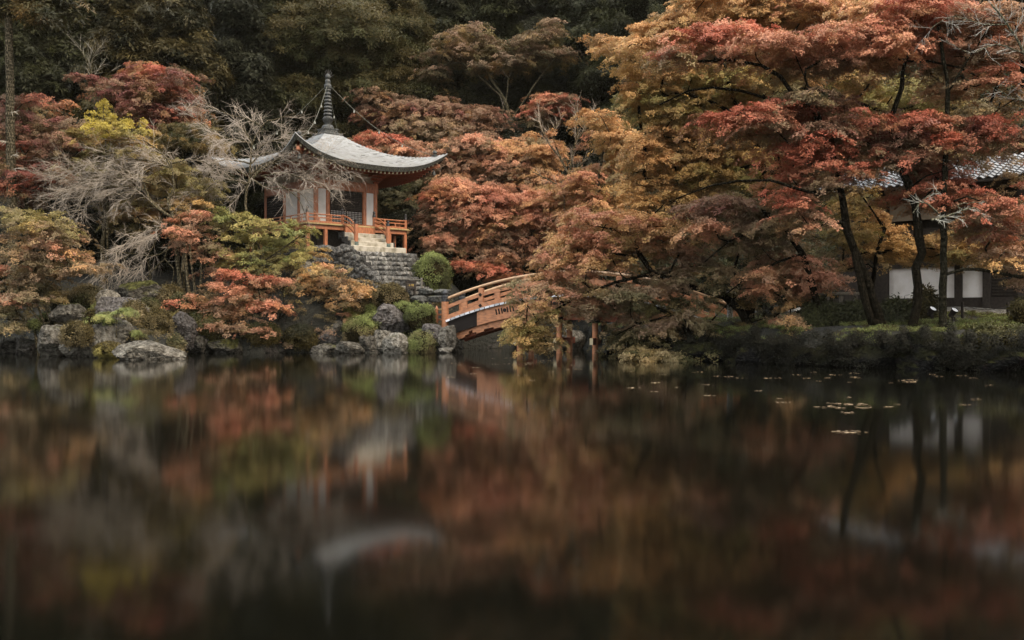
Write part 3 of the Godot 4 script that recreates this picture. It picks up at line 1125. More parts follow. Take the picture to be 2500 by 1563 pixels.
# stone stairs and the rubble wall at their left, in the hall's axes
func stone_steps() -> void:
	rng.seed = 21
	var s := thing("stone_steps", "flight of old squared stone steps climbing to the hall's landing", "steps", HALL, TURN)
	for i in 9:
		var y := -0.16 - i * 0.29
		var z := 5.75 + i * 0.34
		var x := -2.0 + R(-0.1, 0.1)
		var xe := 2.05 - 0.10 * i + R(-0.1, 0.1)
		while x < xe:
			var w := R(0.30, 0.56)
			var g := R(0.17, 0.30) * (1.0 if rng.randf() > 0.3 else 0.55)
			if i == 0 and x > -0.7 and x < 0.2:
				g = 0.42
			if x > 0.9:
				g *= 0.6
			var m := rock_mesh(100 + i * 17 + int(x * 7.0), Vector3(w * 0.80, 0.26, 0.40), Color(g, g * 0.96, g * 0.88), 0.05, 6, 0.06)
			for k in m.v.size():
				m.v[k] = Vector3(clampf(m.v[k].x, -w * 0.48, w * 0.48), clampf(m.v[k].y, -0.142, 0.142), clampf(m.v[k].z, -0.25, 0.22 + R(0, 0.0)))
			var o := part("stone", m, mats.stone, s)
			o.position = Vector3(x + w * 0.5, y - 0.145 + R(-0.012, 0.012), z + R(-0.02, 0.03))
			x += w
	var fill := MB.new()
	fill.col = Color(0.06, 0.055, 0.045)
	for i in 9:
		fill.box(Vector3(-0.05, -1.9 - i * 0.145, 5.3 + i * 0.34), Vector3(3.7, 3.0 - i * 0.29, 0.6))
	part("packing", fill, mats.stone, s)
	var w := thing("rubble_wall", "curved retaining wall of rough dark stones left of the stone steps", "wall", HALL, TURN)
	var path := [Vector2(-1.75, 8.5), Vector2(-2.05, 7.4), Vector2(-2.4, 6.5), Vector2(-3.1, 5.75), Vector2(-4.2, 5.3)]
	for i in 24:
		var f := i / 23.0 * 3.999
		var k := int(f)
		var p: Vector2 = path[k].lerp(path[k + 1], f - k)
		var ytop := lerpf(-2.4, -0.15, clampf(i / 11.0, 0, 1))
		var y := -2.9
		while y < ytop - 0.1:
			var r := R(0.19, 0.31)
			var g := R(0.07, 0.17)
			var m := rock_mesh(700 + i * 31 + int(y * 13), Vector3(r * 1.05, r * R(0.75, 1.0), r), Color(g, g * 0.96, g * 0.88), 0.25, 4, 0.07)
			var o := part("stone", m, mats.stone, w)
			o.position = Vector3(p.x + R(-0.08, 0.08), y + r * 0.8, p.y + R(-0.08, 0.08))
			o.rotation = Vector3(R(-0.4, 0.4), R(0, 6), R(-0.4, 0.4))
			y += r * 1.42
	fill = MB.new()
	fill.col = Color(0.05, 0.045, 0.04)
	for i in 12:
		var f := i / 11.0 * 3.999
		var k := int(f)
		var p: Vector2 = path[k].lerp(path[k + 1], f - k)
		var ytop := lerpf(-2.5, -0.25, clampf(i / 5.5, 0, 1))
		fill.box(Vector3(p.x + 0.35, (ytop - 3.2) * 0.5, p.y - 0.35), Vector3(0.75, ytop + 3.2, 0.75))
	part("packing", fill, mats.stone, w)


func small_things() -> void:
	# offertory box
	var c := P(1003, 0, 55.3)
	c.y = ground(c.x, 55.3) + 0.05
	c.y = 3.02
	var o := thing("offertory_box", "dark wooden offertory box with two gold characters at foot of the steps", "box", c, TURN - 0.55)
	var mb := MB.new()
	mb.box(Vector3(0, 0.6, 0), Vector3(0.56, 0.42, 0.44), 0.015)
	part("chest", mb, mats.dark_wood, o)
	mb = MB.new()
	mb.box(Vector3(0, 0.82, 0), Vector3(0.62, 0.05, 0.5), 0.01)
	part("lid", mb, mats.dark_wood, o)
	for s in [[-0.22, -0.16], [0.22, -0.16], [-0.22, 0.16], [0.22, 0.16]]:
		mb = MB.new()
		mb.box(Vector3(s[0], 0.14, s[1]), Vector3(0.07, 0.5, 0.07), 0.005)
		part("leg", mb, mats.dark_wood, o)
	# the two characters of the box, stroke by stroke on a 20 unit square
	var strokes := [
		[[1, 17, 4, 15], [0, 12, 3, 10], [1, 2, 5, 8], [9, 19, 7, 15], [9, 17, 15, 17], [15, 17, 13, 14], [7, 13, 17, 13], [17, 13, 17, 7], [6, 10, 19, 10], [7, 7, 17, 7], [12, 13, 12, 1], [12, 1, 10, 2]],
		[[1, 18, 8, 18], [1, 18, 1, 7], [8, 18, 8, 7], [1, 14.5, 8, 14.5], [1, 11, 8, 11], [1, 7, 8, 7], [3, 6, 1, 2], [6, 6, 8, 2], [10, 14, 20, 14], [16, 19, 16, 2], [16, 2, 13.5, 3], [15.5, 13, 10, 5]]]
	for k in 2:
		mb = MB.new()
		for q in strokes[k]:
			var a := Vector3(-0.175 + k * 0.19 + q[0] * 0.0075, 0.53 + q[1] * 0.0075, 0.222)
			var b := Vector3(-0.175 + k * 0.19 + q[2] * 0.0075, 0.53 + q[3] * 0.0075, 0.222)
			mb.bar(a, b, 0.012, 0.006)
		stuff(part("character", mb, mats.gold, o))
	# low rail above it
	var a := P(958, 0, 56.0)
	var b := P(1029, 0, 56.0)
	a.y = 3.45
	b.y = 3.40
	o = thing("wooden_rail", "weathered low wooden rail on two posts across the stone steps", "fence", a)
	for e in [Vector3.ZERO, b - a]:
		mb = MB.new()
		mb.lathe(e + Vector3(0, -0.5, 0), [Vector2(0.06, 0), Vector2(0.06, 1.12), Vector2(0.045, 1.17), Vector2(0, 1.18)], 10, true)
		part("post", mb, mats.weathered, o)
	mb = MB.new()
	mb.bar(Vector3(0, 0.57, 0), b - a + Vector3(0, 0.57, 0), 0.05, 0.06, 0.01)
	part("rail", mb, mats.weathered, o)
	# long kerb stones
	o = thing("stone_kerb", "two courses of long dark kerb stones below the offertory box", "kerb", P(1050, 740, 54.9))
	rng.seed = 9
	for q in [[-0.62, 0.22, 0.95], [0.36, 0.22, 1.0], [-0.25, 0.62, 0.8], [0.65, 0.60, 0.95]]:
		var g := R(0.08, 0.14)
		var m := rock_mesh(int(q[0] * 90) + 400, Vector3(q[2] * 0.62, 0.24, 0.34), Color(g, g, g * 0.9), 0.3, 6, 0.05)
		for k in m.v.size():
			m.v[k].x = clampf(m.v[k].x, -q[2] * 0.49, q[2] * 0.49)
			m.v[k].y = clampf(m.v[k].y, -0.19, 0.19)
		part("stone", m, mats.stone, o).position = Vector3(q[0], q[1], -(q[1] - 0.2) * 0.9)
	# ground lamps on the right bank
	for q in [[2328, 38.3, "black ground floodlight with round glass face right of the straight trunk", 0.9], [2275, 39.6, "black ground floodlight half hidden behind the shrub left of the straight trunk", 0.75]]:
		var gp := G(q[0], q[1])
		o = thing("ground_lamp", q[2], "lamp", gp, 0.0, "floodlights on the mossy bank")
		mb = MB.new()
		mb.box(Vector3(0, 0.12, 0), Vector3(0.11, 0.34, 0.11), 0.01)
		part("stand", mb, mats.lattice, o)
		var ax := Vector3(0.25, 0.75, 0.62).normalized()
		var bas := Basis(ax.cross(Vector3.BACK).normalized(), ax, Vector3.ZERO)
		bas.z = bas.x.cross(bas.y)
		mb = MB.new()
		mb.lathe(Vector3.ZERO, [Vector2(0, -0.3), Vector2(0.10, -0.3), Vector2(0.115, 0.0), Vector2(0.15, 0.02), Vector2(0.15, 0.06), Vector2(0.135, 0.06), Vector2(0.135, 0.03)], 16, false)
		var hd := part("housing", mb, mats.lattice, o)
		hd.transform = Transform3D(bas, Vector3(0.03, 0.52, 0))
		mb = MB.new()
		mb.lathe(Vector3.ZERO, [Vector2(0.133, 0.035), Vector2(0, 0.042)], 16, false)
		part("glass", mb, mats.lens, hd)
	# posts and rope along the path
	var tops := []
	for q in [[2349, 41.0], [2460, 40.0], [2560, 39.5]]:
		var gp := G(q[0], q[1])
		var nm: String = {2349: "thin dark rope post beside the ground floodlight", 2460: "dark round rope post in front of the slatted door", 2560: "dark rope post at the right edge beyond the shrub"}[q[0]]
		if q[0] < 2550:
			mb = MB.new()
			mb.lathe(Vector3.ZERO, [Vector2(0.055, -0.2), Vector2(0.055, 0.62), Vector2(0.04, 0.65), Vector2(0, 0.655)], 10, true)
			var po := part("rope_post", mb, mats.lattice, self)
			po.position = gp
			tag(po, nm, "post", "posts of the rope barrier")
		tops.append(gp + Vector3(0, 0.5, 0))
	mb = MB.new()
	for k in 2:
		var pts := PackedVector3Array()
		var rr := PackedFloat32Array()
		for i in 13:
			var f := i / 12.0
			pts.append(tops[k].lerp(tops[k + 1], f) - Vector3(0, sin(f * PI) * 0.16, 0) + Vector3(0, 0, 0.06))
			rr.append(0.014)
		mb.tube(pts, rr, 6)
	tag(part("rope", mb, mats.rope, self), "dark slack rope strung between posts before the white walled building", "rope")
	# low stone balustrade seen between the trunks
	var ga := G(1985, 46.5)
	o = thing("stone_balustrade", "low pale stone balustrade behind the leaning double trunk", "fence", ga)
	mb = MB.new()
	mb.box(Vector3(1.0, 0.98, 0), Vector3(2.4, 0.13, 0.24), 0.02)
	part("coping", mb, mats.weathered, o)
	for k in 4:
		mb = MB.new()
		mb.box(Vector3(0.02 + k * 0.65, 0.45, 0), Vector3(0.16, 0.94, 0.16), 0.015)
		part("baluster", mb, mats.weathered, o)
	o = thing("stone_lantern_cap", "pale rounded stone cap among the dark leaves right of the bridge", "stone", G(1782, 47.0))
	mb = MB.new()
	mb.col = Color(0.42, 0.42, 0.41)
	mb.lathe(Vector3.ZERO, [Vector2(0.14, -0.3), Vector2(0.14, 1.1), Vector2(0.28, 1.15), Vector2(0.27, 1.24), Vector2(0.14, 1.36), Vector2(0, 1.40)], 14, true)
	part("cap", mb, mats.stone, o)


# ------------------------------------------------------------------ the arched bridge
const BR := Vector3(-3.45, 0, -53.0)
const BRL := 15.0


func deck_y(x: float) -> float:
	var t := x / BRL
	return 1.68 - 0.5 * t + 1.55 * (1.0 - pow(2.0 * t - 1.0, 2.0))


func arch(mb: MB, x0: float, x1: float, z: float, w: float, lo: float, hi: float, n: int) -> void:
	for i in n:
		var a := lerpf(x0, x1, float(i) / n)
		var b := lerpf(x0, x1, float(i + 1) / n)
		var ya := deck_y(a)
		var yb := deck_y(b)
		var f := Vector3(0, 0, w * 0.5)
		var p := [Vector3(a, ya + lo, z), Vector3(b, yb + lo, z), Vector3(b, yb + hi, z), Vector3(a, ya + hi, z)]
		mb.quad(p[0] + f, p[1] + f, p[2] + f, p[3] + f, Vector3.BACK)
		mb.quad(p[0] - f, p[1] - f, p[2] - f, p[3] - f, Vector3.FORWARD)
		mb.quad(p[3] + f, p[2] + f, p[2] - f, p[3] - f, Vector3.UP)
		mb.quad(p[0] + f, p[1] + f, p[1] - f, p[0] - f, Vector3.DOWN)
		if i == 0:
			mb.quad(p[0] + f, p[3] + f, p[3] - f, p[0] - f, Vector3.LEFT)
		if i == n - 1:
			mb.quad(p[1] + f, p[2] + f, p[2] - f, p[1] - f, Vector3.RIGHT)


func bridge() -> void:
	rng.seed = 31
	var o := thing("arched_bridge", "arched vermilion wooden footbridge with black finials crossing the pond", "bridge", BR, -0.3395)
	var W := 2.4
	var mb: MB
	# planks with pale ends
	var n := 54
	for i in n:
		var x := (i + 0.5) * BRL / n
		var sl := atan2(deck_y(x + 0.1) - deck_y(x - 0.1), 0.2)
		mb = MB.new()
		mb.box(Vector3.ZERO, Vector3(BRL / n - 0.018, 0.10, W + 0.5), 0.012)
		var pl := part("plank", mb, mats.weathered, o)
		pl.transform = Transform3D(Basis(Vector3.BACK, sl), Vector3(x, deck_y(x) - 0.05, -W * 0.5 + R(-0.02, 0.02)))
		mb = MB.new()
		var g := R(0.35, 0.85)
		mb.col = Color(0.85, 0.85, 0.88) * g
		mb.box(Vector3(0, 0, W * 0.5 + 0.257), Vector3(BRL / n - 0.03, 0.105, 0.012))
		part("end_cap", mb, mats.twig, pl)
	for z in [0.0, -W]:
		# side beams, black where they meet the bank
		mb = MB.new()
		arch(mb, 1.75, BRL - 1.6, z, 0.26, -0.86, -0.105, 40)
		part("side_beam", mb, mats.faded, o)
		mb = MB.new()
		arch(mb, 0.15, 1.748, z, 0.262, -0.86, -0.105, 6)
		part("beam_end", mb, mats.lattice, o)
		mb = MB.new()
		arch(mb, BRL - 1.598, BRL - 0.1, z, 0.262, -0.86, -0.105, 6)
		part("beam_end", mb, mats.lattice, o)
		mb = MB.new()
		arch(mb, 0.0, BRL, z, 0.20, 0.02, 0.26, 48)
		part("lower_rail", mb, mats.faded, o)
		mb = MB.new()
		arch(mb, 0.0, BRL, z, 0.14, 0.62, 0.80, 48)
		part("middle_rail", mb, mats.faded, o)
		var pts := PackedVector3Array()
		var rr := PackedFloat32Array()
		for i in 61:
			var x := 0.05 + (BRL - 0.1) * i / 60.0
			pts.append(Vector3(x, deck_y(x) + 1.16, z))
			rr.append(0.075)
		mb = MB.new()
		mb.tube(pts, rr, 10)
		part("handrail", mb, mats.rail_top, o)
		for i in range(1, 16):
			var x := i * 0.925 + 0.1
			mb = MB.new()
			if i % 2 == 0:
				mb.box(Vector3(x, deck_y(x) + 0.52, z), Vector3(0.26, 1.04, 0.22), 0.02)
			else:
				mb.box(Vector3(x, deck_y(x) + 0.44, z), Vector3(0.26, 0.40, 0.13), 0.015)
			var ps := part("post" if i % 2 == 0 else "strut", mb, mats.faded, o)
			if i % 2 == 0 and z == 0.0:
				mb = MB.new()
				mb.lathe(Vector3(x, deck_y(x) + 1.0, z), [Vector2(0.12, 0), Vector2(0.12, 0.05), Vector2(0.09, 0.07)], 10, true)
				part("collar", mb, mats.faded, ps)
				for y in [0.14, 0.71]:
					mb = MB.new()
					mb.box(Vector3(x - 0.02, deck_y(x) + y, z + 0.125), Vector3(0.15, 0.15, 0.03), 0.01, Basis(Vector3.BACK, 0.785))
					part("boss", mb, mats.lattice, ps)
		# newels
		for x in [-0.12, BRL + 0.12]:
			var y := deck_y(clampf(x, 0, BRL))
			mb = MB.new()
			mb.lathe(Vector3(x, y - 0.7, z), [Vector2(0.19, 0), Vector2(0.19, 1.72), Vector2(0, 1.72)], 16, true)
			var nw := part("newel", mb, mats.faded, o)
			mb = MB.new()
			mb.lathe(Vector3(x, y + 1.0, z), [Vector2(0.2, 0), Vector2(0.2, 0.16), Vector2(0.185, 0.18), Vector2(0.2, 0.21), Vector2(0.195, 0.28), Vector2(0.14, 0.33), Vector2(0.13, 0.36), Vector2(0.18, 0.42), Vector2(0.18, 0.48), Vector2(0.11, 0.57), Vector2(0, 0.64)], 16, true)
			part("finial", mb, mats.metal, nw)
	# carved slots in the near beam
	for x in [3.3, 6.0, 8.7]:
		var sl := atan2(deck_y(x + 0.1) - deck_y(x - 0.1), 0.2)
		for k in 7:
			mb = MB.new()
			if k == 3:
				mb.lathe(Vector3.ZERO, [Vector2(0.0, 0.0), Vector2(0.10, 0.0), Vector2(0.10, 0.02), Vector2(0, 0.02)], 12)
			else:
				mb.box(Vector3.ZERO, Vector3(0.075, 0.30, 0.02), 0.008)
			var sp := part("slot", mb, mats.lattice, o)
			var xx: float = x + (k - 3) * 0.155
			sp.transform = Transform3D(Basis(Vector3.BACK, sl) * (Basis(Vector3.RIGHT, PI / 2) if k == 3 else Basis.IDENTITY), Vector3(xx, deck_y(xx) - 0.42, 0.13 if k == 3 else 0.138))
	# inner arch beams and carved braces below
	for z in [-0.55, -W + 0.55]:
		mb = MB.new()
		arch(mb, 0.3, BRL - 0.3, z, 0.3, -1.28, -0.55, 40)
		part("inner_beam", mb, mats.shade_wood, o)
	for q in [[0.15, 2.3], [2.0, 5.2], [9.5, 12.6]]:
		mb = MB.new()
		for k in 10:
			var f := k / 10.0
			var x0: float = lerpf(q[0], q[1], f)
			var x1: float = lerpf(q[0], q[1], f + 0.1)
			var lo := -1.0 - 0.26 * absf(sin(f * PI * 2.0))
			arch(mb, x0, x1, -0.12, 0.2, lo, -0.865, 1)
		part("carved_brace", mb, mats.faded, o)
	# piles with tie beams
	for x in [4.0, 6.15, 8.05, 10.6]:
		for z in [-0.25, -W + 0.25]:
			mb = MB.new()
			mb.lathe(Vector3(x, -1.4, z), [Vector2(0.155, 0), Vector2(0.15, deck_y(x) + 0.6)], 14, true)
			part("pile", mb, mats.faded, o)
		mb = MB.new()
		mb.box(Vector3(x, 0.62, -W * 0.5), Vector3(0.18, 0.34, W + 1.0), 0.015)
		var tb := part("tie_beam", mb, mats.shade_wood, o)
		mb = MB.new()
		mb.box(Vector3(x, 0.62, 0.505), Vector3(0.17, 0.33, 0.012))
		part("end_cap", mb, mats.tip, tb)
		mb = MB.new()
		mb.box(Vector3(x, deck_y(x) - 1.25, -W * 0.5), Vector3(0.34, 0.3, W + 0.9), 0.03)
		part("cross_head", mb, mats.lattice, o)
	# approach railing on the near bank
	var e := Vector3(-2.6, 1.75, -2.6)
	mb = MB.new()
	mb.lathe(e + Vector3(0, -0.6, 0), [Vector2(0.16, 0), Vector2(0.16, 1.1), Vector2(0, 1.1)], 14, true)
	var nw2 := part("newel", mb, mats.faded, o)
	mb = MB.new()
	mb.lathe(e + Vector3(0, 0.48, 0), [Vector2(0.165, 0), Vector2(0.165, 0.2), Vector2(0.15, 0.22), Vector2(0.16, 0.28), Vector2(0.11, 0.31), Vector2(0.15, 0.38), Vector2(0.1, 0.47), Vector2(0, 0.55)], 14, true)
	part("finial", mb, mats.metal, nw2)
	for y in [0.05, 0.32, 0.6]:
		mb = MB.new()
		mb.bar(Vector3(-0.15, 1.68 + y, -0.1), Vector3(-2.6, 1.62 + y, -2.6), 0.09, 0.09, 0.01)
		part("approach_rail", mb, mats.faded if y < 0.5 else mats.edge_wood, o)
	mb = MB.new()
	mb.lathe(Vector3(-0.9, 1.2, -0.65), [Vector2(0.09, 0), Vector2(0.09, 1.12), Vector2(0.05, 1.2), Vector2(0, 1.28)], 10, true)
	part("post", mb, mats.vermilion, o)


# ------------------------------------------------------------------ the white-walled building on the right
func building() -> void:
	rng.seed = 41
	var w0 := Vector3(24.0, 2.1, -42.2)
	# local x runs along the wall to the left and back, z towards the camera
	var o := thing("temple_building", "dark timbered building with white wall panels and silver tiled roof behind maples", "building", w0, atan2(0.69, -0.72) + PI)
	var mb: MB
	var L := -11.0
	# here x is negative towards the far left end
	var add := func(nm: String, x0: float, x1: float, y0: float, y1: float, m: String, z := 0.0, th := 0.12) -> MeshInstance3D:
		var b := MB.new()
		b.box(Vector3((x0 + x1) * 0.5, (y0 + y1) * 0.5, z), Vector3(absf(x1 - x0), y1 - y0, th), 0.01)
		return part(nm, b, mats[m], o)
	add.call("rear_wall", L, 2.0, 0, 6.2, "dark_wood", -0.6, 0.1)
	add.call("base_board", L, 2.0, 0.0, 0.62, "dark_wood", 0.02, 0.16)
	add.call("plinth", L, 2.0, -0.4, 0.06, "pale_stone", 0.25, 0.6)
	var cols := [-8.27, -4.87, -3.64, -2.2, -0.4, 1.4]
	for c in cols:
		add.call("column", c - 0.16, c + 0.16, 0.0, 6.2, "dark_wood", 0.06, 0.3)
	add.call("wall_panel", -8.11, -5.03, 0.625, 2.06, "dull_plaster", 0.0)
	add.call("wall_panel", -4.71, -3.80, 0.625, 2.9, "dull_plaster", 0.0)
	add.call("beam", -8.1, -5.03, 2.06, 2.26, "dark_wood", 0.05, 0.2)
	add.call("beam", L, 2.0, 3.55, 3.85, "dark_wood", 0.05, 0.24)
	add.call("beam", L, 2.0, 5.5, 5.75, "dark_wood", 0.05, 0.26)
	for k in 22:
		add.call("lattice_bar", -8.1 + k * 0.14, -8.03 + k * 0.14, 2.26, 3.55, "dark_wood", 0.04, 0.06)
	add.call("wall_panel", -8.1, -5.03, 4.3, 5.5, "ochre_plaster", 0.0)
	for k in 12:
		add.call("lattice_bar", -4.7 + k * 0.085, -4.65 + k * 0.085, 3.0, 5.5, "dark_wood", 0.04, 0.06)
	for k in 13:
		var b := MB.new()
		b.box(Vector3(-2.92, 0.70 + k * 0.140, 0.02), Vector3(1.1, 0.12, 0.06), 0.01, Basis(Vector3.RIGHT, 0.5))
		part("louvre", b, mats.dark_wood, o)
	add.call("lintel", -3.48, -2.36, 2.46, 2.6, "dark_wood", 0.04, 0.14)
	for k in 10:
		add.call("lattice_bar", -3.42 + k * 0.11, -3.37 + k * 0.11, 2.6, 3.5, "dark_wood", 0.04, 0.06)
	# hung lantern plate under the eave
	add.call("plate", -8.35, -8.05, 5.0, 5.22, "weathered", 0.9, 0.06)
	# roof: one plane with wavy pan tiles
	add.call("eave_board", L - 0.6, 2.6, 5.66, 5.78, "dark_wood", 1.35, 0.1)
	var sof := MB.new()
	sof.quad(Vector3(L - 0.6, 5.74, 1.36), Vector3(2.6, 5.74, 1.36), Vector3(2.6, 7.2, -2.2), Vector3(L - 0.6, 7.2, -2.2), Vector3.DOWN)
	part("soffit", sof, mats.dark_wood, o)
	var tw := 0.36
	var tl := 0.34
	var pitch := 0.39
	var up := Vector3(0, sin(pitch), -cos(pitch))
	var nn := Vector3(0, cos(pitch), sin(pitch))
	var tile := func(o3: Vector3) -> MB:
		var b := MB.new()
		var g := R(0.75, 1.15)
		b.col = Color(g, g, g * 1.01)
		for i in 6:
			var f0 := i / 6.0
			var f1 := (i + 1) / 6.0
			var h0 := 0.055 * sin(f0 * TAU + 0.6)
			var h1 := 0.055 * sin(f1 * TAU + 0.6)
			var n0 := (nn - Vector3.RIGHT * 0.055 * TAU / tw * cos(f0 * TAU + 0.6)).normalized()
			var n1 := (nn - Vector3.RIGHT * 0.055 * TAU / tw * cos(f1 * TAU + 0.6)).normalized()
			var a := o3 + Vector3(f0 * tw, 0, 0) + nn * (h0 + 0.05)
			var c := o3 + Vector3(f1 * tw, 0, 0) + nn * (h1 + 0.05)
			var a2 := o3 + Vector3(f0 * tw, 0, 0) + nn * h0 + up * (tl + 0.02)
			var c2 := o3 + Vector3(f1 * tw, 0, 0) + nn * h1 + up * (tl + 0.02)
			b.tri(a, c, c2, n0, n1, n1)
			b.tri(a, c2, a2, n0, n1, n0)
			b.quad(a, c, c - nn * 0.045, a - nn * 0.045, -up)
		return b
	var rest := MB.new()
	for j in 11:
		for i in 36:
			var p := Vector3(L - 0.5 + i * tw, 5.80, 1.42) + up * (j * tl)
			if i >= 4 and i < 34 and j < 9:
				part("tile", tile.call(p), mats.tile, o)
			else:
				var b: MB = tile.call(p)
				rest.v.append_array(b.v)
				rest.n.append_array(b.n)
				rest.c.append_array(b.c)
	stuff(part("outer_tiles", rest, mats.tile, o))


# ------------------------------------------------------------------ trees without leaves
func twig(mb: MB, at: Vector3, dir: Vector3, l: float, r: float, droop: float, level: int) -> void:
	var n := 5
	var pts := PackedVector3Array([at])
	var rr := PackedFloat32Array([r])
	var d := dir.normalized()
	var q := at
	for i in n:
		d = (d + Vector3(R(-1, 1), R(-1, 1), R(-1, 1)) * 0.12 + Vector3(0, -droop, 0)).normalized()
		q += d * l / n
		pts.append(q)
		rr.append(r * (1.0 - 0.75 * (i + 1.0) / n))
		if level > 0 and i < n - 1:
			for k in (2 if rng.randf() < 0.55 else 1):
				var s := (d * 1.0 + Vector3(R(-1, 1), R(-0.9, 0.9), R(-1, 1)) * 0.8).normalized()
				twig(mb, q, s, l * R(0.35, 0.7), r * 0.72, droop * 1.1, level - 1)
	mb.tube(pts, rr, 3 if r < 0.02 else 4, false)


# lines: [r0, r1, twig length, twigs per metre, droop, [[u, v, dd], ...]]
func bare_tree(label: String, u: float, d0: float, lines: Array, tone: Color, seedv: int, called := "bare_tree", group := "", rise := 0.0) -> Node3D:
	rng.seed = seedv
	var base := G(u, d0, -0.15)
	var root := thing(called, label, "tree", base, 0.0, group)
	var mb := MB.new()
	var tw := MB.new()
	mb.col = tone * 0.72
	tw.col = tone * 1.0
	var first := true
	for ln in lines:
		var pts := PackedVector3Array()
		var rr := PackedFloat32Array()
		var key: Array = ln[5]
		var src := PackedVector3Array()
		if first:
			src.append(base)
			first = false
		for k in key:
			src.append(P(k[0], k[1], d0 + (k[2] if k.size() > 2 else 0.0)))
		for i in src.size() - 1:
			var a := src[maxi(i - 1, 0)]
			var b := src[i]
			var c := src[i + 1]
			var e := src[mini(i + 2, src.size() - 1)]
			for j in 5:
				pts.append(b.cubic_interpolate(c, a, e, j / 5.0) + Vector3(R(-1, 1), R(-1, 1), R(-1, 1)) * 0.022)
		pts.append(src[src.size() - 1])
		for i in pts.size():
			rr.append(lerpf(ln[0], ln[1], float(i) / (pts.size() - 1)))
		mb.tube(pts, rr, 6)
		if ln[2] <= 0.0:
			continue
		for i in range(1, pts.size()):
			var seg := pts[i] - pts[i - 1]
			var cnt: float = seg.length() * ln[3] * 0.62 + rng.randf()
			for k in int(cnt):
				var dirt := seg.normalized()
				var side := Vector3(R(-1, 1), R(-0.7, 0.8) + rise, R(-1, 1))
				twig(tw, pts[i - 1].lerp(pts[i], rng.randf()), dirt * 0.8 + side * 1.0, ln[2] * R(0.6, 1.9), clampf(rr[i] * 0.42, 0.009, 0.0145), ln[4] * 0.22, 2 if ln[2] > 0.9 else 1)
	part("trunk", mb, mats.bark, root, true)
	if tw.v.size():
		stuff(part("twigs", tw, mats.twig, root, true))
	return root


# ------------------------------------------------------------------ trees of the hill
func hill_tree(label: String, called: String, u: float, d: float, h: float, rad: float, kind: String, cols: String, n: int, low := 0.12, tone := Color(0.05, 0.042, 0.035), size := 1.35) -> void:
	rng.seed = hash(label)
	var base := G(u, d, -0.3)
	var root := thing(called, label, "tree", base)
	var lean := Vector3(R(-0.03, 0.03), 0, R(-0.03, 0.03)) * h
	var mb := MB.new()
	mb.col = tone
	var pts := PackedVector3Array()
	var rr := PackedFloat32Array()
	for i in 9:
		var f := i / 8.0
		pts.append(base + Vector3(0, h * f * 0.97, 0) + lean * f * f)
		rr.append(lerpf(0.013 * h + 0.06, 0.03, f))
	mb.tube(pts, rr, 8)
	var lv := Leaves.new()
	var c1: Color = PAL[cols[0]]
	var c2: Color = PAL[cols[cols.length() - 1]]
	for i in n:
		var f := lerpf(low, 1.0, pow((i + rng.randf()) / n, 0.85))
		var prof: float = pow(1.0 - f, 0.55) if kind == "conifer" else sqrt(maxf(0.02, 1.0 - pow(absf(f - 0.55) / 0.5, 2.2)))
		var a := R(0, TAU)
		var rr2 := rad * prof * R(0.45, 1.0)
		var c := base + Vector3(cos(a) * rr2, h * f, sin(a) * rr2) + lean * f * f
		var s := R(0.8, 1.35) * (0.6 + 0.5 * prof) * rad * 0.36
		if kind == "conifer":
			c.y -= rr2 * 0.25
		clump(lv, base, c, Vector3(s, s * R(0.55, 0.8), s), c1, c2, 7.5, size, false)
		var from := base + Vector3(0, h * maxf(f - 0.06, 0.05), 0) + lean * f * f
		mb.tube(PackedVector3Array([from, from.lerp(c, 0.5) + Vector3(0, 0.15, 0), c]), PackedFloat32Array([0.06, 0.04, 0.02]), 4)
	part("trunk", mb, mats.bark, root, true)
	leaves_part("foliage", lv, kind, root)


func _ready() -> void:
	var cam := Camera3D.new()
	cam.name = "camera"
	cam.fov = 35.64
	cam.near = 0.1
	cam.far = 400.0
	cam.position = Vector3(0, EYE, 0)
	add_child(cam)
	cam.make_current()
	var env := Environment.new()
	var sky := ProceduralSkyMaterial.new()
	sky.sky_top_color = Color(0.78, 0.79, 0.80)
	sky.sky_horizon_color = Color(0.52, 0.52, 0.51)
	sky.sky_curve = 0.3
	sky.ground_bottom_color = Color(0.06, 0.06, 0.05)
	sky.ground_horizon_color = Color(0.16, 0.15, 0.13)
	sky.sky_energy_multiplier = 1.0
	sky.sun_angle_max = 20.0
	env.background_mode = Environment.BG_SKY
	env.sky = Sky.new()
	env.sky.sky_material = sky
	env.tonemap_mode = Environment.TONE_MAPPER_LINEAR
	env.tonemap_exposure = 6.1
	env.fog_enabled = true
	env.fog_density = 0.00006
	env.fog_light_color = Color(0.93, 0.90, 0.82)
	env.sdfgi_enabled = true
	env.ssao_enabled = true
	env.ssil_enabled = true
	var we := WorldEnvironment.new()
	we.name = "surroundings"
	we.environment = env
	add_child(we)
	var sun := DirectionalLight3D.new()
	sun.name = "sun"
	sun.light_energy = 0.27
	sun.light_color = Color(1.0, 0.93, 0.84)
	sun.light_angular_distance = 24.0
	sun.shadow_enabled = true
	sun.basis = Basis.looking_at(-Vector3(0.56, 0.74, 0.36))
	add_child(sun)

	rng.seed = 1
	lump.seed = 4
	lump.frequency = 0.05
	fine.seed = 8
	fine.frequency = 0.1
	fine.fractal_octaves = 3
	materials()
	make_sprays()
	terrain()
	hill()
	building()
	hall()
	stone_steps()
	bridge()
	small_things()
	rocks()
	bushes()
	maples_right()
	maples_middle()
	maples_left()
	bare_trees()
	ground_cover()


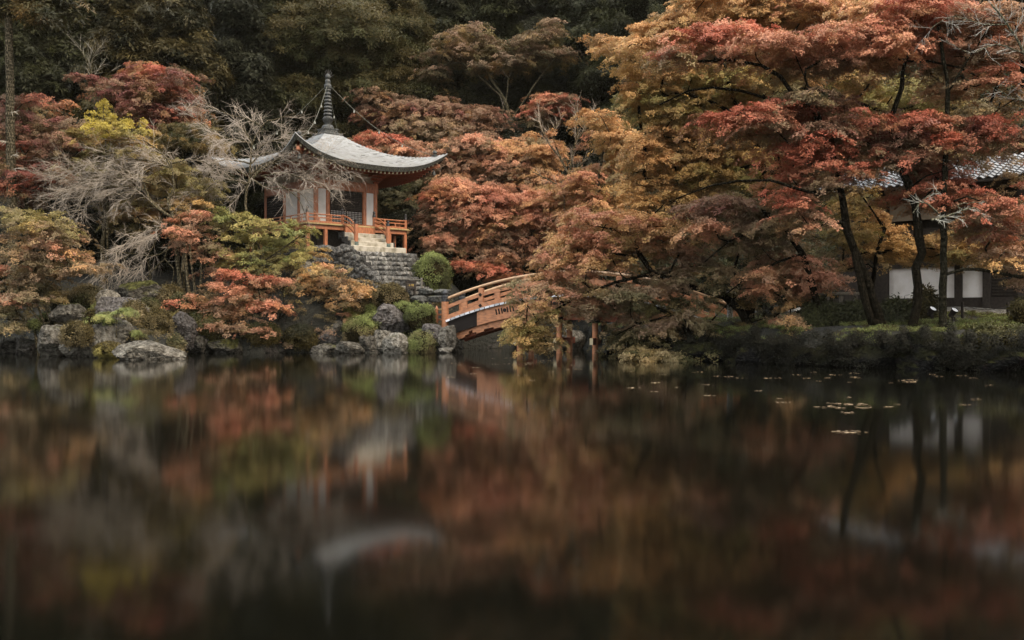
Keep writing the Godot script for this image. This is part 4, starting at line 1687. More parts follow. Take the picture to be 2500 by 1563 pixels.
func hill() -> void:
	# [label, u, d, height, radius, kind, colours, clumps]
	var rows := [
		["dark feathery evergreen at the far left edge behind the tall bare trunk", 40, 74, 19, 4.2, "conifer", "DG", 52],
		["dense dark cedar on the hillside right of the tall bare trunk", 180, 77, 19, 4.4, "conifer", "GD", 58],
		["feathery green cypress above the crimson maple", 310, 70, 18, 3.8, "conifer", "ED", 60],
		["tall green cypress with amber tinge right of the crimson maple", 440, 71, 18, 3.9, "conifer", "ED", 60],
		["near black cedar between the cypress and the olive oak", 575, 75, 20, 4.2, "conifer", "DD", 60],
		["dark conifer with drooping boughs left of the spire", 660, 78, 19, 4.0, "conifer", "DG", 55],
		["big olive green oak with rounded crown above the spire", 850, 82, 17, 6.6, "broad", "EG", 84],
		["deep green evergreen right above the spire tip", 760, 86, 17, 4.8, "broad", "GD", 58],
		["dark bushy evergreen behind the oak's right edge", 1010, 88, 17, 4.6, "broad", "GD", 56],
		["dark green cedar at the top middle of the hillside", 1120, 84, 19, 4.4, "conifer", "GD", 58],
		["dusky cypress behind the dull pink maple of the hillside", 1230, 82, 20, 4.4, "conifer", "DG", 58],
		["dense dark cypress at the top right of the middle", 1350, 84, 20, 4.6, "conifer", "GD", 60],
		["tall dark cedar with visible black trunk left of the orange maple top", 1470, 80, 20, 4.2, "conifer", "DG", 56],
		["blackish evergreen behind the top tips of the orange maple", 1570, 76, 20, 4.4, "broad", "GD", 56],
		["shaded cypress hidden behind the red and orange crowns", 1720, 74, 18, 4.6, "conifer", "GD", 50],
		["shaded evergreen behind the red crowns over the tiled roof", 1900, 72, 17, 4.6, "broad", "GD", 50],
		["shaded evergreen behind the crowns above the forked trunk", 2080, 72, 17, 4.6, "broad", "DG", 50],
		["shaded evergreen above the tiled roof of the building", 2260, 72, 18, 4.8, "broad", "GD", 50],
		["shaded evergreen behind the red crown at the right edge", 2440, 71, 18, 4.8, "broad", "DG", 50],
		["far dark cedar at the upper left corner of the ridge", 100, 96, 17, 4.6, "conifer", "DD", 46],
		["far dark cedar seen between the two cypresses", 380, 95, 18, 4.8, "conifer", "DD", 46],
		["far dark cedar filling the ridge above the bare trees", 500, 97, 20, 4.8, "conifer", "DD", 46],
		["far dark cedar over the black cedar's shoulder", 620, 98, 17, 4.8, "conifer", "DD", 46],
		["far dark evergreen over the oak's left shoulder", 770, 101, 16, 5.0, "broad", "DD", 46],
		["far dark evergreen over the oak's right shoulder", 960, 102, 16, 5.0, "broad", "DD", 46],
		["far dark cedar high above the bridge's left end", 1170, 101, 17, 5.0, "conifer", "DD", 46],
		["far dark cedar high above the bridge's crown", 1300, 101, 17, 5.0, "conifer", "DD", 46],
		["far dark cedar high above the bridge's right half", 1430, 100, 17, 5.0, "conifer", "DD", 46],
		["far dark evergreen on the ridge above the forked trunk", 1860, 92, 19, 5.4, "broad", "DD", 46],
		["far dark evergreen on the ridge above the curved trunk", 2090, 90, 20, 5.4, "broad", "DD", 46],
		["far dark evergreen on the ridge above the slim trunk", 2290, 89, 20, 5.4, "broad", "DD", 46],
		["far dark evergreen on the ridge in the top right corner", 2480, 88, 20, 5.4, "broad", "DD", 46],
		["far dark evergreen glimpsed through the orange maple top", 1640, 96, 17, 5.0, "broad", "DD", 46],
	]
	for r in rows:
		hill_tree(r[0], "evergreen_tree", r[1], r[2], r[3], r[4], r[5], r[6], r[7], 0.12 if r[2] < 90 else 0.25)
	# the wood on the ridge behind reads as one mass
	rng.seed = 15
	var far := Leaves.new()
	for i in 9000:
		var x := R(-75, 75)
		var d := R(106, 130)
		var crown := 15.0 + lump.get_noise_2d(x * 4.0, d * 4.0) * 9.0
		var q := Vector3(x, ground(x, d) + crown * sqrt(rng.randf()), -d)
		far.put(q, turned((Vector3.UP + Vector3(R(-0.6, 0.6), 0, R(-0.3, 0.7))).normalized(), R(3.0, 5.0)), PAL.D * R(0.6, 1.4))
	leaves_part("far_forest", far, "broad", self)
	# understorey: dark shrubs at the foot of the hill
	var low := [
		["dark evergreen thicket in the hollow left of the bare tree's trunk", 250, 60, 5.0, 2.9, "DD"], ["dark thicket behind the low brown maple at the left", 120, 60, 4.5, 2.8, "DD"],
		["dark thicket behind the red maples at the left edge", 0, 61, 5.0, 3.0, "DG"], ["dark thicket between the bare trees' trunks", 400, 60, 4.6, 2.8, "DD"],
		["black green thicket right of the hall's deck", 1045, 66, 5.0, 3.0, "DD"], ["dark thicket under the red maple left of the bridge's crown", 1150, 67, 3.4, 3.0, "DD"],
		["dark thicket beyond the bridge's left half", 1260, 67, 3.6, 3.0, "DG"], ["dark thicket beyond the bridge's crown", 1370, 66, 3.6, 3.0, "DD"],
		["dark thicket beyond the bridge's right half", 1490, 62, 3.4, 2.8, "DD"], ["dark thicket under the amber maple right of the bridge", 1640, 58, 3.6, 2.8, "DG"],
		["dark thicket behind the pink maple's drooping boughs", 1800, 56, 3.8, 2.8, "DG"], ["dark thicket left of the white walled building", 1990, 56, 4.0, 2.8, "DG"],
		["dark thicket left of the hall behind the bare branches", 560, 66, 7.0, 3.4, "DG"], ["leafy green shrub right behind the ringed spire", 850, 70, 5.2, 2.4, "EG"],
		["dark thicket behind the hall's roof", 700, 71, 7.0, 3.2, "DG"], ["dark thicket below the brown maples right of the roof", 1130, 74, 5.0, 3.2, "DG"],
		["dark thicket below the hillside's dull pink maple", 1290, 78, 7.0, 3.6, "DD"], ["dark thicket at the hill's foot above the bridge's right end", 1460, 73, 7.0, 3.6, "DD"],
	]
	for r in low:
		hill_tree(r[0], "evergreen_shrub", r[1], r[2], r[3], r[4], "broad", r[5], 26, 0.1, Color(0.04, 0.035, 0.03), 1.15)
	# the tall bare trunk at the left edge
	rng.seed = 3
	var base := G(34, 55, -0.3)
	var root := thing("tall_trunk", "tall straight grey trunk rising bare at the far left edge", "tree", base)
	var mb := MB.new()
	mb.col = Color(0.16, 0.135, 0.11)
	var pts := PackedVector3Array()
	var rr := PackedFloat32Array()
	for i in 25:
		var f := i / 24.0
		pts.append(base + Vector3(-0.35 * f, 21.0 * f, 0) + Vector3(R(-1, 1), 0, R(-1, 1)) * 0.015)
		rr.append(lerpf(0.30, 0.17, f) * R(0.97, 1.03))
	mb.tube(pts, rr, 12)
	part("trunk", mb, mats.bark, root, true)
	mb = MB.new()
	mb.col = Color(0.30, 0.26, 0.2)
	for q in [[9.4, 1, 0.5], [10.2, -1, 0.4], [11.8, 1, 0.35], [8.6, 1, 0.9]]:
		var a: Vector3 = base + Vector3(-0.2, q[0], 0.1)
		twig(mb, a, Vector3(q[1], 0.25, 0.4), q[2] + 0.2, 0.03, 0.05, 1)
	stuff(part("branch_stubs", mb, mats.twig, root, true))
	var lv := Leaves.new()
	for i in 16:
		var f := R(16.5, 22.5)
		clump(lv, base, base + Vector3(R(-2.4, 2.4), f, R(-2, 2)), Vector3(1.1, 0.7, 1.1), PAL.G, PAL.D, 7.0, 1.2)
	leaves_part("foliage", lv, "conifer", root)


func rocks() -> void:
	var pale := Color(0.245, 0.225, 0.19)
	var grey := Color(0.135, 0.124, 0.104)
	var viol := Color(0.145, 0.132, 0.125)
	var dark := Color(0.06, 0.056, 0.048)
	rock(104, 172, 792, 862, 46.6, grey, 0.3, "upright pale fronted boulder at the water's left end, flat topped", 0.3)
	rock(160, 232, 820, 862, 46.3, grey, 0.4, "low rock at the waterline below the round moss shrub", 0.8)
	rock(205, 306, 776, 866, 46.4, grey, 0.4, "broad sloping rock in the middle of the left shore group", 0.5)
	rock(292, 424, 828, 884, 43.0, pale * 0.85, 0.3, "flat layered rock lying out in the water, left shore", 0.15, 0.8)
	rock(246, 288, 706, 738, 51.0, pale, 0.0, "small pale grey rock beside the mossy round boulder", 0.4)
	rock(250, 352, 720, 792, 49.0, viol * 1.15, 0.3, "large smooth slanted grey rock under the hanging bare branch", 0.2)
	rock(126, 206, 736, 784, 49.4, pale * 0.8, 0.6, "mottled pale rock with orange moss cap near the leaning trunks", 0.7)
	rock(286, 380, 682, 734, 52.4, grey * 0.8, 0.9, "round mossy boulder under the bare tree's lowest boughs", 0.1)
	rock(414, 476, 758, 832, 50.2, viol * 0.65, 0.1, "square dark rock with flat top beneath the red maple's left boughs", 0.1)
	rock(440, 518, 806, 864, 51.0, dark * 1.3, 0.35, "dark mossy rock at the waterline under the yellow ferns", 0.9)
	rock(520, 596, 820, 865, 51.2, dark, 0.7, "pointed green mossy rock at the waterline left of the dark hollow", 0.4)
	rock(610, 690, 822, 866, 52.0, dark * 0.7, 0.2, "shadowed rock in the dark hollow under the red maple", 0.4)
	rock(690, 770, 806, 864, 53.2, dark * 0.7, 0.2, "shadowed rock right of the hollow's middle", 1.1)
	rock(768, 830, 838, 866, 51.3, grey * 0.9, 0.3, "low brownish rock at the waterline right of the hollow", 0.3)
	rock(806, 842, 780, 812, 52.6, grey, 0.1, "grey rock peeking out under the orange maple's right boughs", 0.3)
	rock(824, 884, 832, 866, 51.2, grey, 0.15, "broad rock at the waterline below the dark round azalea", 0.2)
	rock(770, 838, 790, 836, 52.8, viol * 0.7, 0.2, "dark ledge rock above the hollow's right side", 0.2)
	rock(912, 956, 804, 860, 52.0, pale * 0.85, 0.1, "tall pale rock leaning right of the dark round azalea", 0.6)
	rock(874, 926, 812, 864, 51.8, grey * 0.9, 0.2, "grey rock at the waterline left of the rounded pale boulder", 1.4)
	rock(944, 1004, 810, 866, 51.4, pale, 0.05, "rounded pale boulder with white streaks at the waterline", 0.2)
	rock(906, 990, 739, 800, 53.4, viol * 1.2, 0.02, "big purple grey streaked rock among the clipped azaleas", 0.4)
	rock(1036, 1080, 788, 836, 52.2, viol, 0.05, "dark pointed rock left of the bridge's end", 0.8)
	rock(1072, 1108, 792, 858, 52.0, pale * 0.8, 0.05, "upright pale rock standing against the bridge's end", 0.2)
	rock(1072, 1104, 847, 864, 51.4, pale, 0.0, "small striped pale stone at the waterline by the bridge", 0.2)
	rock(1098, 1130, 822, 866, 53.0, grey * 0.7, 0.2, "dark block at the foot of the bridge's end", 0.1)
	rock(1370, 1422, 796, 862, 56.5, pale * 0.9, 0.45, "whitish mossy rock standing between the bridge's piles", 0.6)
	rock(732, 770, 634, 674, 55.0, pale * 1.4, 0.0, "bright white rock among the green maple leaves below the hall", 0.5)
	rock(628, 674, 650, 684, 55.0, pale * 0.8, 0.1, "greyish rock left of the white rock on the mound", 0.5)
	rock(840, 876, 660, 716, 55.6, grey * 0.6, 0.3, "dark rock at the foot of the rubble wall", 0.4)
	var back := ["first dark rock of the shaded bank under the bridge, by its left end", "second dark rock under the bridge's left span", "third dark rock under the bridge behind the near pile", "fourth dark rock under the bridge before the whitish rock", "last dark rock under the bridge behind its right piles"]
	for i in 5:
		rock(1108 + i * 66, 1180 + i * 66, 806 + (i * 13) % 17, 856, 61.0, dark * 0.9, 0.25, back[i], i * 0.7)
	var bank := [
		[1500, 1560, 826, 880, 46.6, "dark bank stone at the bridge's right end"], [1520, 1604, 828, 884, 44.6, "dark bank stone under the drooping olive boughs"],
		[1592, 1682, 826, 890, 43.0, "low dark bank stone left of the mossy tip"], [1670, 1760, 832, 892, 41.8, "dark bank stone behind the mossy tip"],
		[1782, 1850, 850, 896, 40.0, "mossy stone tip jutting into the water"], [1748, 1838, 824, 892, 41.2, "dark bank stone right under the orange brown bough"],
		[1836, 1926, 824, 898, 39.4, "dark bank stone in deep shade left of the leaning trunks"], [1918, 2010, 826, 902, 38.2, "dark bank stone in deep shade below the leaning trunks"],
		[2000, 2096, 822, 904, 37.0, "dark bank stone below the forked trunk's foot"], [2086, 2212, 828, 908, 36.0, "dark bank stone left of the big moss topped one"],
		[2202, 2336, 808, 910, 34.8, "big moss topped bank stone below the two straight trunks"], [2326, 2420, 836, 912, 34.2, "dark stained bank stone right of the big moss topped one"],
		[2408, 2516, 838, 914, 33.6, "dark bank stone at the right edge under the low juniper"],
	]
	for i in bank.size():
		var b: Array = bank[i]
		rock(b[0] - 26 + (i * 37) % 19, b[1] + 24, b[2] - 4 + (i * 29) % 17, b[3], b[4] + 0.25 * (i % 3), dark * (0.12 + 0.06 * (i % 3)), 0.95 if i in [4, 10] else 0.75, b[5], i * 0.9, 1.2)  # dark stone toned down much further: deep canopy shade painted into the bank
	rock(-30, 50, 822, 868, 51.0, dark, 0.3, "dark rock at the waterline at the left edge", 0.3)
	rock(40, 108, 826, 868, 50.0, dark * 1.1, 0.4, "dark rock at the waterline left of the upright boulder", 0.8)


func bushes() -> void:
	bush(1003, 1103, 616, 720, 58.2, "VG", "large round bright green azalea right of the stone steps", "shrub", 1.1)
	bush(899, 998, 692, 748, 54.4, "EM", "wide olive azalea dome left of the offertory box", "shrub", 1.1)
	bush(984, 1065, 740, 806, 53.0, "VG", "green topped azalea dome left of the bridge's newel")
	bush(996, 1066, 802, 864, 51.7, "VM", "brown flanked azalea dome at the waterline left of the bridge")
	bush(836, 918, 774, 842, 52.2, "VM", "dark bronze azalea dome with green top above the waterline rocks")
	bush(888, 942, 764, 796, 53.0, "VV", "low bright green moss mound left of the purple grey rock", "shrub", 0.9)
	bush(854, 902, 714, 760, 54.2, "GM", "small loose shrub left of the wide olive azalea")
	bush(890, 918, 742, 766, 53.9, "VV", "tiny bright green mound at the purple grey rock's left", "shrub", 0.8)
	bush(952, 1004, 738, 770, 53.9, "VG", "low green mound behind the purple grey rock", "shrub", 0.9)
	bush(152, 222, 788, 838, 45.4, "EM", "round moss green shrub on the left shore between two rocks")
	bush(176, 254, 693, 754, 51.2, "MG", "brownish clipped shrub behind the left shore rocks")
	bush(122, 182, 712, 752, 52.4, "MD", "small dark shrub left of the brownish one")
	bush(202, 246, 756, 792, 48.6, "EG", "small mossy shrub above the broad sloping rock")
	bush(340, 388, 730, 776, 50.6, "GM", "dark mossy shrub right of the smooth slanted rock")
	bush(344, 420, 752, 836, 48.8, "EM", "mossy bank shrub above the flat rock in the water")
	bush(96, 134, 764, 798, 49.6, "VG", "green moss cushion among the leaning trunks", "shrub", 0.9)
	bush(70, 100, 780, 804, 49.0, "VG", "small moss cushion left of the leaning trunks' feet", "shrub", 0.9)
	bush(455, 545, 768, 820, 51.6, "GE", "loose dark green shrub with yellow tips under the red maple", "broad", 0.7, 0.8)
	bush(296, 350, 742, 790, 48.6, "EM", "mossy tuft shrub right of the small pine", "broad", 0.6, 0.8)
	bush(228, 268, 736, 776, 50.0, "VM", "low green shrub before the smooth slanted rock", "shrub", 1.0)
	bush(418, 466, 722, 768, 52.0, "GM", "loose dark shrub at the foot of the bare weeping tree", "broad", 0.6, 0.8)
	bush(384, 440, 700, 742, 53.0, "EM", "brownish low shrub behind the bare weeping tree's trunk", "broad", 0.6, 0.8)
	bush(590, 680, 790, 836, 51.8, "GE", "dark loose shrub over the hollow below the coral maple", "broad", 0.6, 0.8)
	bush(700, 770, 800, 842, 51.9, "DE", "black green shrub right of the coral maple's trunk", "broad", 0.6, 0.8)
	bush(232, 292, 838, 868, 44.6, "EL", "yellowish grass clump shrub at the waterline of the broad sloping rock", "long", 0.5, 0.6)
	bush(400, 446, 826, 862, 48.6, "GM", "dark low shrub at the water right of the flat rock", "broad", 0.6, 0.8)
	bush(1100, 1170, 762, 800, 56.0, "GM", "low green shrub behind the bridge's left end")
	bush(2362, 2520, 792, 852, 34.6, "GE", "low dark green juniper spreading at the right edge", "shrub", 1.3)
	bush(2470, 2560, 722, 800, 36.6, "GE", "rounded dark shrub cut by the right edge", "shrub", 1.2)
	bush(2156, 2214, 740, 802, 39.6, "GD", "tall dark broad leaved shrub before the white wall panel", "broad", 0.8, 0.9)
	bush(2240, 2274, 712, 796, 40.4, "ED", "narrow dark shrub with leafy top between the two straight trunks", "broad", 0.8, 0.9)
	bush(1960, 2060, 740, 812, 41.0, "GD", "dark shrub left of the forked trunk's foot", "broad", 0.8)
	bush(2050, 2140, 748, 806, 40.6, "GD", "dark shrub between the forked trunk's legs", "broad", 0.8)
	# ferns on the mossy bank
	for q in [[2432, 39.0, "tall fern clump in front of the rope barrier, left of the dark post"], [2390, 37.6, "small fern on the moss between lamp and juniper"], [2262, 37.2, "fern at the foot of the curved trunk"], [2340, 37.0, "fern tuft at the straight trunk's right foot"], [2478, 38.0, "fern beside the dark rope post"]]:
		rng.seed = hash(q[2])
		var root := thing("fern", q[2], "fern", G(q[0], q[1]), 0.0, "ferns on the mossy bank")
		for k in 9:
			var a := TAU * k / 9 + R(-0.3, 0.3)
			var mb := MB.new()
			var g := R(0.8, 1.3)
			mb.col = Color(0.10, 0.13, 0.035) * g
			var dir := Vector3(cos(a), 0, sin(a))
			var l := R(0.45, 0.7)
			for i in 12:
				var f := (i + 1) / 13.0
				var p := dir * l * f + Vector3(0, l * (0.9 * f - 0.75 * f * f) + 0.02, 0)
				for s in [-1.0, 1.0]:
					leaf_tri(mb, p, Vector3(0, 1, 0) - dir * 0.3, (dir.cross(Vector3.UP) * s + dir * 0.4).normalized(), 0.16 * (1.05 - f), 0.035)
			part("frond", mb, mats.leaf, root)


func maples_right() -> void:
	var bark := Color(0.026, 0.022, 0.018)
	tree({"called": "maple_tree", "label": "great red maple leaning over the bank on an A shaped double trunk", "u": 2152, "d": 38.0, "bark": bark, "thin": 0.016, "stems": [
		[0.20, 0.16, [[2152, 790], [2120, 690], [2085, 606]]], [0.17, 0.14, [[2128, 786, -0.4], [2106, 705, -0.2], [2085, 606]]],
		[0.19, 0.10, [[2085, 606], [2068, 560], [2060, 500], [2046, 420, 0.3], [2016, 340, 0.3], [1985, 270]]],
		[0.10, 0.05, [[1985, 270], [1940, 235], [1905, 186], [1860, 160], [1790, 146], [1700, 150]]],
		[0.08, 0.03, [[1940, 250, 0.5], [1870, 240, 0.8], [1810, 222, 0.8], [1740, 214, 0.8], [1680, 222, 0.8], [1610, 256, 0.8]]],
		[0.08, 0.03, [[2052, 460], [1980, 470, -0.8], [1880, 440, -0.8], [1800, 442, -0.8], [1740, 452, -0.8], [1650, 486, -0.8]]],
		[0.07, 0.03, [[2016, 340], [2000, 280, -0.5], [1965, 190, -0.5], [1940, 130, -0.5]]]],
		"clumps": [[1560, 104, 44, 18, "O"], [1640, 96, 60, 22, "SO"], [1720, 88, 74, 26, "R"], [1800, 84, 78, 30, "RS"], [1880, 92, 74, 30, "S"], [1960, 96, 74, 30, "RS"], [2040, 84, 70, 30, "S"], [2110, 96, 64, 28, "RS"],
			[1660, 124, 60, 16, "RB"], [1760, 128, 60, 16, "RB"], [1960, 140, 70, 20, "SB"], [2060, 140, 70, 22, "SB"],
			[1770, 288, 60, 18, "R"], [1840, 276, 66, 20, "R"], [1920, 270, 70, 24, "R"], [2010, 274, 70, 26, "RK"], [2090, 290, 66, 28, "RK"], [1870, 302, 70, 16, "RB"], [2000, 308, 80, 22, "KB"], [2110, 322, 70, 26, "KB"], [1980, 238, 70, 18, "BM"], [2060, 246, 60, 20, "BK"],
			[1950, 368, 60, 28, "R"], [2010, 350, 66, 26, "R"], [1990, 394, 60, 30, "RS"], [1925, 420, 44, 34, "R"], [1960, 452, 50, 34, "RB"], [2036, 420, 56, 34, "RB"], [1910, 476, 36, 30, "R"], [1952, 510, 56, 30, "RB"], [2000, 470, 44, 30, "BM"], [1990, 548, 50, 26, "BS"],
			[2080, 380, 60, 26, "RB"], [2100, 420, 50, 24, "RK"]]})
	tree({"called": "maple_tree", "label": "red maple on the curved dark trunk in front of the white wall", "u": 2228, "d": 37.6, "bark": bark, "stems": [
		[0.19, 0.15, [[2230, 788], [2242, 700], [2236, 655], [2252, 618], [2243, 574], [2236, 505], [2222, 458], [2209, 430]]],
		[0.14, 0.07, [[2209, 430], [2190, 360, 0.4], [2172, 305, 0.4], [2186, 260, 0.4], [2202, 215, 0.4], [2210, 150, 0.4], [2184, 138, 0.4]]],
		[0.06, 0.03, [[2210, 150, 0.4], [2270, 150], [2340, 165], [2400, 195]]], [0.06, 0.02, [[2222, 458], [2260, 430, -0.5], [2330, 410, -0.6]]]],
		"clumps": [[2180, 100, 70, 28, "S"], [2240, 112, 74, 30, "SR"], [2150, 70, 70, 30, "SR"], [2230, 62, 80, 32, "RS"], [2300, 90, 70, 32, "SB"], [2150, 20, 80, 30, "SO"], [2240, 16, 80, 30, "RS"], [2320, 30, 70, 30, "RB"],
			[2170, 300, 60, 26, "RK"], [2240, 296, 66, 28, "RK"], [2300, 310, 66, 26, "RB"], [2180, 340, 70, 30, "KB"], [2250, 350, 70, 30, "RK"], [2330, 350, 60, 28, "RB"], [2160, 372, 60, 20, "RB"], [2230, 384, 70, 16, "RB"], [2300, 392, 60, 22, "RB"],
			[2290, 430, 58, 18, "RB"], [2270, 412, 50, 18, "RB"], [2330, 418, 40, 16, "RK"], [2290, 452, 58, 15, "RS"], [2200, 482, 38, 12, "R"], [2330, 446, 40, 16, "R"], [2320, 492, 60, 16, "RS"], [2370, 478, 60, 20, "R"]]})
	tree({"called": "maple_tree", "label": "maroon maple on the straight slim trunk nearest the floodlight", "u": 2303, "d": 37.2, "bark": Color(0.045, 0.040, 0.033), "stems": [
		[0.16, 0.13, [[2303, 782], [2302, 700], [2303, 620], [2304, 510]]], [0.13, 0.06, [[2304, 510], [2308, 420], [2311, 316], [2314, 223], [2303, 149], [2290, 60]]],
		[0.05, 0.03, [[2314, 223], [2360, 150], [2400, 90]]], [0.05, 0.02, [[2304, 500], [2360, 480, -0.8], [2420, 500, -0.8]]]],
		"clumps": [[2380, 60, 70, 34, "BS"], [2440, 30, 70, 34, "BS"], [2390, 120, 70, 34, "SB"], [2460, 110, 60, 34, "SB"], [2330, 130, 60, 28, "SB"], [2430, 180, 70, 30, "RS"], [2480, 230, 50, 34, "RB"], [2360, 200, 50, 26, "MB"],
			[2380, 300, 60, 28, "RK"], [2440, 310, 60, 30, "RK"], [2490, 340, 50, 34, "RB"], [2400, 356, 60, 24, "RB"],
			[2400, 520, 60, 26, "RB"], [2450, 500, 56, 30, "RS"], [2490, 540, 46, 40, "RB"], [2430, 560, 60, 32, "BR"], [2480, 610, 44, 36, "BR"], [2440, 620, 44, 26, "BO"], [2490, 670, 36, 26, "B"]]})
	tree({"called": "maple_tree", "label": "red maple whose dark limbs enter from the right edge above the roof", "u": 2570, "d": 37.0, "bark": bark, "stems": [
		[0.22, 0.16, [[2570, 780], [2560, 600], [2540, 400], [2520, 260], [2500, 180]]], [0.10, 0.05, [[2520, 230], [2470, 186], [2440, 200], [2418, 250]]], [0.09, 0.04, [[2500, 180], [2490, 90], [2460, 20]]]],
		"clumps": [[2480, 20, 50, 30, "BS"], [2500, 80, 50, 30, "SB"], [2510, 150, 40, 30, "SR"], [2520, 300, 50, 40, "RB"], [2530, 420, 50, 50, "RB"], [2540, 560, 50, 60, "RB"], [2550, 60, 60, 50, "SB"]]})
	tree({"called": "maple_tree", "label": "tall orange and amber maple behind the red tiers right of centre", "u": 1830, "d": 45.0, "bark": bark, "thin": 0.02, "dens": 9.0, "stems": [
		[0.24, 0.18, [[1830, 770], [1850, 640], [1870, 520], [1860, 400]]], [0.17, 0.08, [[1860, 400], [1830, 300], [1790, 240], [1760, 150], [1720, 80]]],
		[0.10, 0.05, [[1830, 300], [1740, 250], [1660, 225], [1590, 240]]], [0.10, 0.05, [[1860, 400], [1780, 420], [1690, 420], [1600, 440]]], [0.09, 0.05, [[1830, 300], [1880, 200], [1920, 110], [1960, 40]]]],
		"clumps": [[1460, 92, 30, 14, "O"], [1490, 106, 40, 18, "O"], [1540, 120, 44, 16, "OA"], [1580, 76, 50, 22, "O"], [1640, 60, 60, 28, "OA"], [1700, 44, 64, 30, "O"], [1770, 30, 66, 30, "OA"], [1840, 24, 70, 30, "OA"], [1900, 30, 70, 30, "O"], [1970, 20, 70, 30, "SO"], [2050, 26, 66, 30, "OS"],
			[1730, -20, 80, 30, "O"], [1860, -30, 80, 30, "O"], [1990, -30, 80, 30, "OS"],
			[1570, 160, 44, 22, "A"], [1620, 176, 50, 24, "OA"], [1690, 180, 60, 28, "AL"], [1750, 190, 60, 30, "AL"], [1820, 190, 60, 28, "LA"], [1890, 196, 56, 26, "LM"], [1950, 180, 56, 26, "OM"],
			[1540, 224, 44, 22, "OA"], [1600, 226, 56, 26, "AL"], [1660, 248, 60, 26, "LA"], [1730, 240, 60, 28, "AL"], [1800, 236, 60, 24, "LA"], [1560, 268, 50, 24, "AL"], [1640, 284, 60, 26, "LA"], [1720, 276, 50, 22, "AL"],
			[1570, 346, 50, 20, "O"], [1620, 326, 56, 22, "O"], [1690, 322, 60, 24, "O"], [1760, 330, 56, 24, "OA"], [1820, 344, 50, 24, "OA"], [1580, 386, 56, 28, "OA"], [1650, 370, 60, 28, "OA"], [1730, 376, 60, 30, "AO"], [1800, 386, 56, 30, "AL"], [1860, 370, 50, 26, "A"],
			[1550, 430, 50, 30, "OA"], [1620, 428, 60, 32, "AO"], [1700, 430, 60, 32, "AL"], [1780, 432, 60, 30, "LA"], [1840, 440, 50, 28, "LG"], [1570, 480, 50, 28, "AO"], [1640, 484, 60, 26, "AM"], [1720, 480, 60, 26, "AM"],
			[2060, 180, 50, 26, "OL"], [2120, 200, 56, 28, "LO"], [2190, 210, 56, 28, "L"], [2260, 200, 50, 26, "LM"], [2330, 230, 56, 28, "ML"], [2140, 260, 56, 22, "LM"], [2220, 256, 50, 22, "L"], [2400, 260, 50, 22, "M"]]})
	tree({"called": "maple_tree", "label": "amber maple before the building, lit between the dark trunks", "u": 2120, "d": 43.0, "bark": bark, "stems": [
		[0.12, 0.09, [[2120, 770], [2130, 700], [2140, 620], [2160, 560]]], [0.07, 0.03, [[2140, 620], [2220, 600], [2300, 610], [2380, 600]]], [0.06, 0.03, [[2160, 560], [2120, 500], [2090, 460]]]],
		"clumps": [[2080, 500, 44, 24, "LA"], [2120, 480, 44, 24, "AL"], [2150, 530, 44, 26, "OA"], [2100, 560, 56, 30, "AL"], [2170, 570, 52, 26, "OA"], [2120, 610, 52, 26, "AM"], [2190, 610, 50, 22, "A"], [2060, 590, 44, 30, "LM"], [2070, 650, 40, 26, "SM"], [2280, 580, 50, 18, "A"], [2330, 600, 52, 24, "AL"], [2290, 618, 44, 16, "AO"], [2390, 560, 44, 24, "LM"], [2400, 610, 44, 24, "MO"], [2360, 630, 40, 16, "LM"]]})
	tree({"called": "maple_tree", "label": "dusky pink maple with drooping tiers left of the leaning double trunk", "u": 2010, "d": 40.5, "bark": bark, "stems": [
		[0.16, 0.11, [[2010, 780], [1985, 700], [1960, 620], [1920, 560], [1870, 520]]], [0.07, 0.03, [[1960, 620], [1900, 640], [1820, 680], [1770, 720]]], [0.06, 0.03, [[1920, 560], [1850, 560], [1780, 590], [1720, 640]]]],
		"clumps": [[1700, 510, 56, 18, "BK"], [1770, 496, 66, 20, "BK"], [1850, 500, 66, 24, "BM"], [1740, 546, 60, 18, "BS"], [1820, 546, 64, 20, "BM"], [1890, 550, 60, 24, "BM"], [1790, 590, 56, 18, "BM"], [1860, 600, 60, 20, "BM"], [1930, 600, 50, 22, "BM"],
			[1900, 634, 60, 20, "SB"], [1970, 640, 60, 22, "SB"], [1850, 670, 60, 20, "SB"], [1920, 674, 66, 22, "SB"], [1990, 680, 60, 22, "SB"], [2040, 684, 40, 22, "BS"], [1850, 700, 40, 12, "S"], [1980, 706, 50, 14, "S"],
			[1930, 750, 30, 26, "OM"], [1940, 786, 44, 22, "OB"], [1900, 790, 36, 14, "SB"], [1960, 808, 30, 14, "OB"]]})
